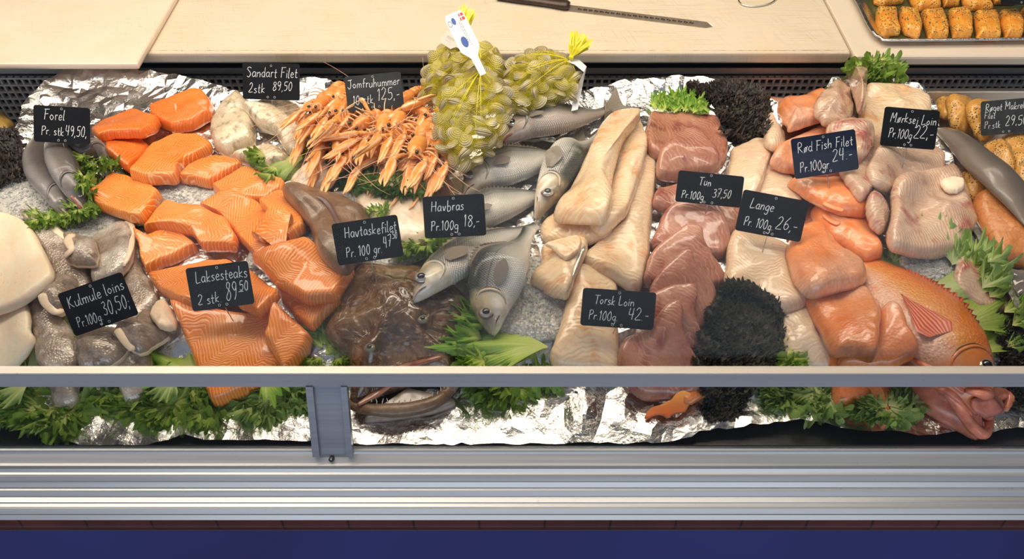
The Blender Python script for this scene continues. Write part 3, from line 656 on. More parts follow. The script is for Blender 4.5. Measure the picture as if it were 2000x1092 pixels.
for j in range(int((1.42-0.5)/step)):
    for i in range(int(2.8/step)):
        pts.append((-1.4+i*step+rr.uniform(-.45, .45)*step, 0.5+j*step+rr.uniform(-.45, .45)*step))
pts = np.array(pts); ins = inpoly(poly, pts[:, 0], pts[:, 1]); pts = pts[ins]
dd = edge_dist(pts[:, 0], pts[:, 1], np.vstack([bd, bd[:1]])); pts = pts[dd > 0.005]
allp = np.vstack([bd, pts]); nb = len(bd)
res = delaunay_2d_cdt([Vector(p) for p in allp], [(i, (i+1) % nb) for i in range(nb)], [], 1, 1e-6)
P2d = np.array([(v.x, v.y) for v in res[0]]); fz = foil_z(P2d[:, 0], P2d[:, 1])+np.random.RandomState(4).normal(0, 1, len(P2d))*(0.0003+0.0009*np.clip((P2d[:, 1]-.62)/.2, 0, 1))
fo = add('foil_sheet', np.c_[P2d, fz], [tuple(f) for f in res[2]], M['foil'], None, smooth=False)
tag(fo, 'crumpled aluminium foil lining the counter under all the fish and ice', 'foil')
splat(np.c_[P2d, fz], [tuple(f) for f in res[2]])
# black liner tray showing in front of the foil at the right
# ------------------------------------------------------------------ builders for what lies in the counter
def slab_mesh(px, th, seed=0, n=84, rings=13, dome=0.25, lump=0.12, axis=0.0, center=None, ef=0.55, jit=0.4, r=4, zlift=0.0, sharp=False, sag=1.0, use_H=True, z=None, foldax=None, fold=0.0, soft=0.55):
    px = np.asarray(px, float)
    if center is None: cpx = px.mean(0)
    else: cpx = np.array(center, float)
    P = catmull(px, n, True)
    if sharp:                                        # keep corners crisper: blend towards the straight polygon
        E = np.vstack([px, px[:1]]); L = np.r_[0, np.cumsum(np.linalg.norm(np.diff(E, axis=0), axis=1))]; s = np.linspace(0, L[-1], n, endpoint=False)
        Q = np.stack([np.interp(s, L, E[:, k]) for k in (0, 1)], 1); P = catmull(Q[::2], n, True)
    rs = np.random.RandomState(seed)
    ph = rs.uniform(0, 6.28, 8); ang = np.linspace(0, 2*np.pi, n, endpoint=False)
    w = sum(np.sin(ang*(3+2*k)+ph[k])/(1+0.4*k) for k in range(8)); d = P-cpx; P = P+d/np.linalg.norm(d, axis=1)[:, None]*(w*jit*min(1.0, float(np.linalg.norm(d, axis=1).mean())/45))[:, None]
    zr = 0.80 if z is None else z
    for it in range(4):
        Wp = at_arr(P, zr+0.45*th); 
        if z is not None: samp = lambda X, Y: np.full(np.shape(X), z); break
        samp, mean = drape(Wp[:, :2], r); zr = mean+zlift
    if z is None:                                    # the outline keeps its place in the photo where the heap rises or falls
        for it in range(3):
            zb_ = samp(Wp[:, 0], Wp[:, 1])+zlift+.45*th; zb_ = np.convolve(np.r_[zb_[-4:], zb_, zb_[:4]], np.ones(9)/9, 'valid'); Ap = np.c_[P-cpx, np.ones(n)]; zb_ = .75*(Ap@np.linalg.lstsq(Ap, zb_, rcond=None)[0])+.25*zb_; Rm = float(np.linalg.norm(Wp[:, :2]-Wp[:, :2].mean(0), axis=1).mean()); zb_ = zb_.mean()+np.clip(zb_-zb_.mean(), -.4*Rm, .4*Rm)
            Wp = at_arr(P, zb_); samp, mean = drape(Wp[:, :2], r)
    B = Wp[:, :2]; c = at(cpx[0], cpx[1], (zr if z is not None else float(samp(*[np.array([q]) for q in at(cpx[0], cpx[1], zr+.45*th)[:2]])[0])+zlift)+0.45*th)[:2]
    d = c-B; L = np.linalg.norm(d, axis=1); u = d/L[:, None]
    e = np.minimum(th*ef, L*0.45)
    R = []; hh = []; rad = []
    R.append(B+u*(e*0.5)[:, None]); hh.append(np.zeros(n)); rad.append(1.0)
    for k in range(6):
        a = k/5*math.pi/2; R.append(B+u*(e*(1-math.cos(a)))[:, None]); hh.append(np.full(n, math.sin(a)*0.92+0.08)); rad.append(1.0-0.02*k)
    R0 = R[-1]
    for k in range(1, rings):
        t_ = k/rings; R.append(R0+(c-R0)*t_); hh.append(np.full(n, 1.0)); rad.append(0.9*(1-t_))
    X = np.vstack(R+[c[None]]); hcol = np.r_[np.concatenate(hh), 1.0]; rc = np.r_[np.repeat(rad, n), 0.0]
    base = samp(X[:, 0], X[:, 1])+zlift
    if z is None and soft < 1:                       # stiffer pieces: mostly a tilted plane, partly draped
        A_ = np.c_[X-c, np.ones(len(X))]; co = np.linalg.lstsq(A_, base, rcond=None)[0]; gn = math.hypot(co[0], co[1]); co[:2] *= min(1.0, .45/max(gn, 1e-6)); pl_ = A_@co
        pl_ = pl_+max(0.0, np.percentile(base-pl_, 85))*0.6; base = pl_*(1-soft)+base*soft
    top = th*(1+dome*(1-rc**2)-dome*0.35)
    lm = lumps(X[:, 0], X[:, 1], seed+7, 45)*lump*th+lumps(X[:, 0], X[:, 1], seed+17, 140)*lump*0.3*th
    zc = base+hcol*(top+lm)
    if fold:                                         # ridge and trough across the piece
        a = math.radians(foldax); q = ((X[:, 0]-c[0])*math.cos(a)+(X[:, 1]-c[1])*math.sin(a))
        zc = zc+hcol*fold*np.exp(-(q/0.016)**2)*np.clip(1-rc**3, 0.15, 1)
    V = np.c_[X, zc]; m = len(R)
    Fc = [(i*n+k, i*n+(k+1) % n, (i+1)*n+(k+1) % n, (i+1)*n+k) for i in range(m-1) for k in range(n)]
    ci = m*n
    Fc += [((m-1)*n+k, (m-1)*n+(k+1) % n, ci) for k in range(n)]
    area2 = np.sum(B[:, 0]*np.roll(B[:, 1], -1)-np.roll(B[:, 0], -1)*B[:, 1])
    if area2 < 0: Fc = [f[::-1] for f in Fc]
    # closed underside
    Fc.append(tuple(range(n)) if area2 < 0 else tuple(range(n))[::-1])
    a = math.radians(axis); dx = X-c
    uv = np.c_[dx[:, 0]*math.cos(a)+dx[:, 1]*math.sin(a), -dx[:, 0]*math.sin(a)+dx[:, 1]*math.cos(a)]
    return V, Fc, uv, np.r_[c, zr]
_seed = [100]
def slab(name, px, th, mat, label, cat, group=None, upd=True, edge=None, kind=None, parts=(), **k):
    _seed[0] += 1
    k.setdefault('seed', _seed[0])
    if name.startswith(('cod_loin', 'ling', 'coalfish_fillet')): th *= .8
    V, Fc, uv, c = slab_mesh(px, th, **k)
    if edge is not None:                              # side wall keeps another look (skin below the flesh)
        n = k.get('n', 84); mi = [1 if i < 2*n else 0 for i in range(len(Fc))]
        o = add(name, V, Fc, None, None, uv, mats=[M[mat], M[edge]], midx=mi)
    else: o = add(name, V, Fc, M[mat], None, uv)
    if upd: splat(V, [f for f in Fc if len(f) <= 4])
    tag(o, label, cat, group, kind)
    return o
def ridge_part(parent, name, px, rad, mat, lift=0.0, n=24, seg=10, flat=0.45, ends=0.3, label=None):
    """rounded rolled edge lying on top of a piece, along a pixel line"""
    pts = [hit(p[0], p[1]) for p in px]; P = catmull(pts, n); P[:, 2] = np.convolve(np.pad(P[:, 2], 4, mode='edge'), np.ones(9)/9, 'valid'); rr_ = np.array(rad)*np.ones(n) if np.isscalar(rad) else np.interp(np.linspace(0, 1, n), np.linspace(0, 1, len(rad)), rad)
    rr_ = rr_*np.clip(np.minimum(np.linspace(0, 1, n), np.linspace(1, 0, n))*8+ends, 0, 1)
    P[:, 2] += rr_*flat*0.55+lift
    V, Fc, U = loft(P, rr_, seg, R2=rr_*flat)
    o = add(name, V, Fc, mat, parent, U); splat(V, [f for f in Fc if len(f) <= 4])
    if label: o['label'] = label
    return o
# ---------------- whole fish lying on its side
BASS = [(0, .02, .02), (.015, .14, .13), (.04, .24, .22), (.09, .42, .34), (.15, .60, .45), (.22, .76, .56), (.32, .93, .72), (.42, 1.0, .80), (.55, .93, .74), (.68, .70, .56), (.80, .44, .36), (.88, .30, .26), (.94, .25, .23), (1.0, .27, .25)]
TROUT = [(0, .05, .05), (.02, .30, .28), (.06, .48, .45), (.12, .66, .62), (.2, .82, .8), (.32, .97, .95), (.5, 1, 1), (.7, .85, .85), (.85, .55, .55), (.93, .38, .38), (1, .35, .35)]
RED = [(0, .05, .05), (.03, .30, .30), (.08, .46, .50), (.15, .62, .66), (.24, .80, .80), (.35, .95, .92), (.5, 1.0, 1.0), (.65, .86, .90), (.8, .60, .66), (.9, .42, .46), (1, .34, .36)]
def fish(name, spine, hw, thick, mat, label, cat, dorsal=1, prof=BASS, group=None, eye=(.095, .10, .0085), mouth=True, fins=True, tail=True, pect=None, gap=0.0, zlift=0.0, flat=1.0, n=70, fin='fin', upd=True, cut=False):
    sp = catmull(np.array(spine, float), n); zr = 0.82
    pr = np.array(prof); S = np.linspace(0, 1, n)
    dw = np.interp(S, pr[:, 0], pr[:, 1]); vw = np.interp(S, pr[:, 0], pr[:, 2])
    T = np.gradient(sp, axis=0); T /= np.linalg.norm(T, axis=1)[:, None]
    zr = np.full(n, 0.82); ker = np.exp(-np.linspace(-2, 2, 21)**2); ker /= ker.sum()
    for _ in range(4):
        Wc = at_arr(sp, zr+thick*0.5)
        sc = mpp(Wc.mean(0)); hwm = hw*sc
        Tw = np.gradient(Wc[:, :2], axis=0); Tw /= np.linalg.norm(Tw, axis=1)[:, None]
        Nw = np.c_[-Tw[:, 1], Tw[:, 0]]*dorsal
        out = np.vstack([Wc[:, :2]+Nw*(dw*hwm)[:, None], (Wc[:, :2]-Nw*(vw*hwm)[:, None])[::-1]])
        samp, mean = drape(out, 5); zr = np.convolve(np.pad(samp(Wc[:, 0], Wc[:, 1]), 10, mode='edge'), ker, 'valid')+zlift
    # base under each station: mean over the width, smoothed along the body
    bs = np.array([max(samp(Wc[i, 0]+Nw[i, 0]*q*hwm*.6, Wc[i, 1]+Nw[i, 1]*q*hwm*.6) for q in (-1, 0, 1)) for i in range(n)])
    ker = np.exp(-np.linspace(-2, 2, 21)**2); ker /= ker.sum(); bs = np.convolve(np.pad(bs, 10, mode='edge'), ker, 'valid')+zlift
    th = thick*np.minimum(1, np.interp(S, [0, .03, .12, .3, .5, .75, .9, 1], [.12, .42, .78, 1, 1, .62, .28, .14]))
    m = 26; V = []; uv = []
    for i in range(n):
        for k in range(m):
            a = 2*math.pi*k/m; t_ = math.cos(a); h = math.sin(a)
            w_ = dw[i] if t_ > 0 else vw[i]
            tt = np.sign(t_)*abs(t_)**0.9*w_*hwm
            z = bs[i]+th[i]*(0.5+0.5*np.sign(h)*abs(h)**0.8)
            V.append((Wc[i, 0]+Nw[i, 0]*tt, Wc[i, 1]+Nw[i, 1]*tt, z)); uv.append((S[i], t_))
    Fc = [(i*m+k, i*m+(k+1) % m, (i+1)*m+(k+1) % m, (i+1)*m+k) for i in range(n-1) for k in range(m)]
    Fc += [tuple(range(m)), tuple((n-1)*m+k for k in range(m))[::-1]]
    if dorsal > 0: pass
    V = np.array(V)
    o0 = np.array([Wc[n//2, 0], Wc[n//2, 1], V[:, 2].min()])
    root = empty(name, o0); tag(root, label, cat, group)
    body = add('body', V, Fc if dorsal < 0 else [f[::-1] for f in Fc], M[mat], root, uv)
    if upd: splat(V, [f for f in Fc if len(f) == 4])
    def S_(s, t_, lift=0.0):                         # point on the upper flank
        i = s*(n-1); i0 = min(int(i), n-2); f = i-i0
        lerp = lambda A: A[i0]*(1-f)+A[i0+1]*f
        w_ = lerp(dw) if t_ > 0 else lerp(vw); h = math.sqrt(max(0, 1-abs(t_)**(2/0.9)))
        c = lerp(Wc[:, :2]); nn = lerp(Nw)
        p = c+nn*t_*w_*hwm
        return np.array([p[0], p[1], lerp(bs)+lerp(th)*(0.5+0.5*h**0.8)+lift])
    Lf = float(np.sum(np.linalg.norm(np.diff(Wc, axis=0), axis=1)))
    if eye:
        s, t_, r_ = eye; p = S_(s, t_+0.25)
        def disc(nm, p, r_, hgt, mt, par):
            Vv = []; 
            for i in range(6):
                a = i/5*math.pi/2
                for k in range(18): Vv.append((p[0]+r_*math.cos(a)*math.cos(k*math.pi/9), p[1]+r_*math.cos(a)*math.sin(k*math.pi/9), p[2]+hgt*math.sin(a)))
            Ff = [(i*18+k, i*18+(k+1) % 18, (i+1)*18+(k+1) % 18, (i+1)*18+k) for i in range(5) for k in range(18)]
            return add(nm, Vv, Ff, mt, par)
        q = p+np.array([0, 0, -r_*0.25])
        e = disc('eye', q, r_, r_*0.62, M['eye_w'], root); disc('pupil', q+np.array([0, -r_*.05, r_*0.40]), r_*0.58, r_*0.42, M['eye_b'], e)
        disc('eye_rim', q, r_*1.12, r_*.36, M['gillline'], e)
    if mouth:
        pts = [S_(s, t_, 0.0004) for s, t_ in ((0.004, -.2), (0.03, -.35), (0.06, -.5), (0.085, -.62))]
        V2, F2, U2 = loft(catmull(pts, 12), 0.0009 if not gap else 0.003, 6, R2=0.0008); mo = add('mouth', V2, F2, M['mouth'] if gap else M['gillline'], root)
        pts = [S_(s, t_, 0.0008) for s, t_ in ((0.0, .0), (0.03, -.16), (0.065, -.36))]
        V2, F2, U2 = loft(catmull(pts, 12), np.interp(np.linspace(0, 1, 12), [0, .5, 1], [.0012, .0028, .0014]), 8, R2=0.0016); add('lip', V2, F2, M['lip'], root)
        if gap:                                       # open jaws: a dark hollow between lip and lower jaw
            c = S_(0.02, -.25, 0.0); V2, F2, U2 = loft(catmull([S_(0.0, -.4, .0), S_(0.02, -.3, .001), S_(0.05, -.4, .001)], 10), [.001, .003, .004, .0045, .005, .0045, .004, .003, .002, .001], 8, R2=.0018); add('mouth_hollow', V2, F2, M['mouth'], root)
    # gill cover: raised curved edge and slit
    pts = [S_(s, t_, 0.0002) for s, t_ in ((0.185, .78), (0.225, .55), (0.245, .2), (0.24, -.2), (0.215, -.55), (0.17, -.82))]
    g = catmull(pts, 24); rad = np.interp(np.linspace(0, 1, 24), [0, .3, .7, 1], [.0008, .0026, .0026, .0008])
    V2, F2, U2 = loft(g, rad, 8, R2=rad*.6); gc = add('gill_cover', V2, F2, M[mat], root, np.c_[np.full(len(V2), .2), np.full(len(V2), .2)])
    pts = [S_(s+0.012, t_, 0.0001) for s, t_ in ((0.195, .72), (0.225, .50), (0.245, .2), (0.24, -.2), (0.215, -.5))]
    V2, F2, U2 = loft(catmull(pts, 20), 0.0009, 6, R2=.0005); add('gill_slit', V2, F2, M['gillline'], gc)
    if False: pts = [S_(s, t_, 0.0001) for s, t_ in ((0.135, .55), (0.165, .30), (0.172, .0), (0.16, -.3), (0.13, -.55))]
    if fins:
        ps, pt, pl, pw = pect or (.27, -.15, .13, .045)
        a0 = S_(ps, pt, .001); dirv = S_(ps+pl, pt-.05, .002)-a0; L = np.linalg.norm(dirv); dirv /= L; side = np.array([-dirv[1], dirv[0], 0])
        V2 = []; U2 = []; 
        for i in range(13):
            for j in range(9):
                f = i/12; v = j/8*2-1; w_ = pw*Lf*((0.35+0.75*math.sin(min(1, f*1.1)*math.pi*.55))*0.5 if fin != 'redfin' else .62*(1-f)**.55*(.55+.45*min(1, f*4)))
                lim = 1-0.35*abs(v)**1.5
                p = a0+dirv*L*f*lim+side*v*w_; p = p+np.array([0, 0, 0.0015+0.004*math.sin(f*2)+0.0006*(j % 2)])
                s_near = min(ps+pl*f, .99); zmin = S_(s_near, max(-.95, min(.95, pt+v*.25)))[2]+.0008; p[2] = max(p[2], zmin) if abs(v) < .9 else p[2]
                V2.append(p); U2.append((f, v))
        F2 = [(i*9+j, i*9+j+1, (i+1)*9+j+1, (i+1)*9+j) for i in range(12) for j in range(8)]
        add('pectoral_fin', V2, F2, M[fin], root, U2)
        # dorsal fin folded along the back
        V2 = []; U2 = []
        for i in range(31):
            s = .34+.44*i/30; b = S_(s, .93, 0); sp_ = (0.35+0.65*abs(math.sin(i*1.57/1.0)))*math.sin(math.pi*i/30)**.6
            nn = Nw[int(s*(n-1))]; tg = Tw[int(s*(n-1))]
            for j in range(4):
                f = j/3; V2.append((b[0]+nn[0]*f*sp_*hwm*.26+tg[0]*f*.008, b[1]+nn[1]*f*sp_*hwm*.26+tg[1]*f*.008, b[2]-.001-f*.003)); U2.append((f, i*.35))
        F2 = [(i*4+j, i*4+j+1, (i+1)*4+j+1, (i+1)*4+j) for i in range(30) for j in range(3)]
        add('dorsal_fin', V2, F2, M[fin], root, U2)
    if tail:
        e0 = Wc[-1, :2]; tg = Tw[-1]; nn = Nw[-1]; zt_ = bs[-1]+th[-1]*.5; V2 = []; U2 = []; L = hwm*1.5
        for i in range(11):
            for j in range(15):
                f = i/10; v = j/7-1; fork = 1-0.28*(1-abs(v))
                x_ = f*L*fork; w_ = hwm*(0.26+0.75*f)*v
                p = e0-tg*.004+tg*x_+nn*w_; zz = max(float(hz(p[0], p[1])), zt_-.01*f)+.0015+.0008*(j % 2)
                V2.append((p[0], p[1], zz)); U2.append((f, v))
        F2 = [(i*15+j, i*15+j+1, (i+1)*15+j+1, (i+1)*15+j) for i in range(10) for j in range(14)]
        add('tail_fin', V2, F2, M[fin], root, U2)
    return root, S_, (Wc, Nw, Tw, bs, th, hwm, dw, vw)
# ---------------- lettuce
def leaf(mb, root, dirang, L, spread, elev, amp, rnd, nf=7, nr=9, na=40, curl=0.0, tooth=0.12, droop=0.0):
    ca, sa = math.cos(dirang), math.sin(dirang); ph = rnd.uniform(0, 6.28); ph2 = rnd.uniform(0, 6.28); tilt = rnd.uniform(-.5, .5)
    V = []; U = []; tw = [rnd.uniform(.75, 1.1) for _ in range(na+1)]
    for i in range(na+1):
        a = (i/na*2-1)*spread; shape = (math.cos(a/spread*1.45)**.5 if spread > .1 else 1)*.35+.65
        for j in range(nr+1):
            r_ = j/nr; R = L*shape*r_
            R *= 1+r_**3*tooth*(.35*math.sin(a*8.5+ph2)+.5*math.sin(a*21+ph)+.8*(tw[i]-.9))
            ru = amp*L*(r_**2.8)*(math.sin(a*nf+ph)+.55*math.sin(a*nf*2.3+ph2)*r_)
            e = elev*(1-0.5*r_)
            x = R*math.cos(a)*math.cos(e)-curl*L*r_**3; y = R*math.sin(a)+.35*ru*r_; z = R*math.sin(e)+ru-droop*L*r_*r_+tilt*y*.3
            V.append((root[0]+x*ca-y*sa, root[1]+x*sa+y*ca, root[2]+z)); U.append((r_, a*2))
    Fc = [(i*(nr+1)+j, i*(nr+1)+j+1, (i+1)*(nr+1)+j+1, (i+1)*(nr+1)+j) for i in range(na) for j in range(nr)]
    mb.put(V, Fc, U)
def clump(name, poly, nleaf, L, mat, label, cat='lettuce', group=None, amp=.40, elev=(.0, .9), seed=1, spread=1.35, out=None, nf=8, tooth=.38, na=64, zl=0.004, kind=None, dome=0.0):
    """many small curly leaves rooted inside the pixel outline"""
    r = random.Random(seed); mb = MB(); P = np.array(poly, float); lo, hi = P.min(0), P.max(0); c = P.mean(0); k = 0; tries = 0
    cen = hit(c[0], c[1])
    while k < nleaf and tries < nleaf*60:
        tries += 1; q = (r.uniform(lo[0], hi[0]), r.uniform(lo[1], hi[1]))
        if not inpoly(P, np.array([q[0]]), np.array([q[1]]))[0]: continue
        w = hit(*q); d = w-cen
        ang = math.atan2(d[1], d[0])+r.gauss(0, .9) if out is None else out+r.gauss(0, .7)
        rr_ = min(1.0, np.linalg.norm((np.array(q)-c)/((hi-lo)*.5+1)))
        w[2] += zl+dome*(1-rr_**2)*r.uniform(.5, 1)
        leaf(mb, w, ang, L*r.uniform(.6, 1.25), spread*r.uniform(.7, 1.2), r.uniform(*elev), amp, r, nf, na=na, tooth=tooth, nr=8)
        k += 1
    o = mb.go(name, M[mat] if isinstance(mat, str) else mat, None)
    return tag(o, label, cat, group, kind)
# ---------------- handwriting
G = {}
def gl(ch, w, *st): G[ch] = (w, st)
gl('F', .5, [(.08, 0), (.10, .5), (.12, 1)], [(.02, 1), (.5, 1.02)], [(.1, .55), (.4, .57)])
gl('S', .5, [(.45, .88), (.25, 1), (.07, .8), (.25, .55), (.42, .3), (.25, 0), (.03, .1)]); gl('J', .5, [(.05, .95), (.5, .98)], [(.32, .98), (.35, .3), (.2, 0), (.02, .2)])
gl('H', .6, [(.08, 0), (.1, 1)], [(.5, 0), (.5, 1)], [(.08, .5), (.5, .52)]); gl('L', .5, [(.1, 1), (.08, .05), (.25, 0), (.48, .06)])
gl('K', .55, [(.08, 0), (.1, 1)], [(.48, 1), (.12, .5), (.5, 0)]); gl('T', .55, [(.02, .98), (.6, 1)], [(.3, 1), (.28, 0)]); gl('R', .55, [(.08, 0), (.1, 1), (.4, .92), (.38, .6), (.12, .52), (.5, 0)])
gl('M', .7, [(.05, 0), (.12, 1), (.33, .4), (.58, 1), (.62, 0)]); gl('P', .5, [(.08, 0), (.1, 1)], [(.02, .95), (.35, 1.02), (.45, .78), (.3, .55), (.1, .52)]); gl('N', .6, [(.05, 0), (.1, 1), (.5, 0), (.55, 1)])
gl('E', .5, [(.45, 1), (.1, 1), (.08, 0), (.45, 0)], [(.1, .5), (.4, .5)]); gl('C', .5, [(.45, .85), (.25, 1), (.05, .5), (.25, 0), (.45, .15)]); gl('I', .2, [(.1, 1), (.1, 0)])
gl('a', .42, [(.36, .45), (.18, .5), (.05, .25), (.16, 0), (.34, .2), (.36, .48), (.36, .1), (.44, 0)]); gl('b', .42, [(.06, 1), (.06, .02), (.25, 0), (.36, .25), (.22, .48), (.07, .35)])
gl('c', .36, [(.32, .42), (.18, .5), (.05, .25), (.16, 0), (.34, .1)]); gl('d', .42, [(.36, .42), (.18, .5), (.05, .25), (.18, 0), (.35, .2), (.38, 1), (.37, .1), (.44, 0)])
gl('e', .38, [(.06, .25), (.32, .3), (.28, .48), (.14, .48), (.05, .22), (.16, 0), (.36, .1)]); gl('f', .32, [(.36, .95), (.22, 1), (.14, .8), (.12, 0)], [(.02, .5), (.32, .52)])
gl('g', .42, [(.36, .42), (.18, .5), (.05, .25), (.18, .02), (.35, .2), (.37, .48), (.35, -.25), (.18, -.38), (.04, -.25)]); gl('h', .42, [(.06, 1), (.06, 0)], [(.06, .3), (.24, .5), (.35, .35), (.36, 0)])
gl('i', .16, [(.08, .5), (.08, 0)], [(.08, .68), (.09, .74)]); gl('j', .2, [(.12, .5), (.12, -.25), (.0, -.35)], [(.12, .68), (.13, .74)]); gl('k', .4, [(.06, 1), (.06, 0)], [(.34, .5), (.08, .22), (.36, 0)])
gl('l', .16, [(.07, 1), (.06, .05), (.16, 0)]); gl('m', .6, [(.06, .5), (.06, 0)], [(.06, .35), (.2, .5), (.3, .35), (.3, 0)], [(.3, .35), (.44, .5), (.53, .35), (.54, 0)]); gl('n', .42, [(.06, .5), (.06, 0)], [(.06, .32), (.24, .5), (.35, .35), (.36, 0)])
gl('o', .42, [(.2, .5), (.05, .25), (.2, 0), (.36, .25), (.2, .5)]); gl('ø', .42, [(.2, .5), (.05, .25), (.2, 0), (.36, .25), (.2, .5)], [(.02, -.06), (.4, .58)]); gl('r', .3, [(.07, .5), (.07, 0)], [(.07, .3), (.18, .48), (.32, .46)])
gl('s', .34, [(.3, .44), (.16, .5), (.07, .38), (.2, .26), (.3, .12), (.16, 0), (.03, .06)]); gl('t', .32, [(.15, .85), (.14, .05), (.3, .03)], [(.02, .5), (.3, .52)]); gl('u', .42, [(.06, .5), (.07, .1), (.2, 0), (.35, .2)], [(.36, .5), (.37, 0)])
gl('v', .4, [(.04, .5), (.18, 0), (.36, .5)]); gl('.', .16, [(.07, 0), (.08, .04)]); gl(',', .16, [(.09, .06), (.04, -.16)]); gl('-', .32, [(.05, .35), (.3, .37)]); gl(';', .16, [(.08, .4), (.08, .44)], [(.09, .06), (.04, -.16)]); gl(' ', .25)
gl('0', .48, [(.24, 1), (.06, .6), (.12, .08), (.28, 0), (.42, .4), (.36, .88), (.22, 1)]); gl('1', .26, [(.04, .8), (.16, 1), (.14, 0)]); gl('2', .48, [(.06, .8), (.22, 1), (.4, .8), (.25, .4), (.04, .02), (.45, .04)])
gl('3', .45, [(.06, .92), (.3, 1), (.36, .75), (.18, .55), (.4, .35), (.3, .02), (.04, .1)]); gl('4', .48, [(.1, 1), (.06, .45), (.44, .48)], [(.36, 1), (.32, 0)]); gl('5', .46, [(.42, 1), (.12, .98), (.1, .6), (.34, .6), (.4, .25), (.2, 0), (.04, .1)])
gl('6', .46, [(.36, 1), (.1, .5), (.12, .08), (.3, 0), (.4, .25), (.25, .45), (.1, .3)]); gl('7', .46, [(.04, .98), (.42, 1), (.18, 0)], [(.12, .5), (.38, .52)]); gl('8', .46, [(.38, .9), (.2, 1), (.08, .8), (.3, .5), (.4, .22), (.2, 0), (.06, .2), (.2, .5), (.38, .75), (.36, .92)]); gl('9', .46, [(.38, .75), (.2, .5), (.07, .75), (.2, 1), (.38, .85), (.34, .3), (.22, 0)])
gl('_', .5, [(0, -.1), (.5, -.1)])
def write(mb, O, U_, V_, N_, text, x, y, h, rnd, w=0.0009, sx=1.0, slant=.1, sp=1.0):
    """strokes as thin raised ribbons; x,y in metres in the plane"""
    cx = x
    for ch in text:
        gw, st = G.get(ch, G[' ']); jy = rnd.gauss(0, .03)*h
        for s in st:
            pts = np.array([(cx+(p[0]*sx+p[1]*slant)*h+rnd.gauss(0, .012)*h, y+jy+p[1]*h+rnd.gauss(0, .012)*h) for p in s])
            if len(pts) > 2: pts = catmull(pts, 6*len(pts))
            T = np.gradient(pts, axis=0); T /= np.linalg.norm(T, axis=1)[:, None]+1e-9; Nn = np.c_[-T[:, 1], T[:, 0]]*w/2
            Vv = []
            for p, q in zip(pts, Nn):
                for s_ in (1, -1): r2 = p+q*s_*rnd.uniform(.8, 1.15); Vv.append(O+U_*r2[0]+V_*r2[1]+N_*.0007)
            mb.put(Vv, [(2*i, 2*i+1, 2*i+3, 2*i+2) for i in range(len(pts)-1)])
        cx += (gw*sx+.07*sp)*h
    return cx
def text_w(text, h): return sum((G.get(c, G[' '])[0]+.07)*h for c in text)
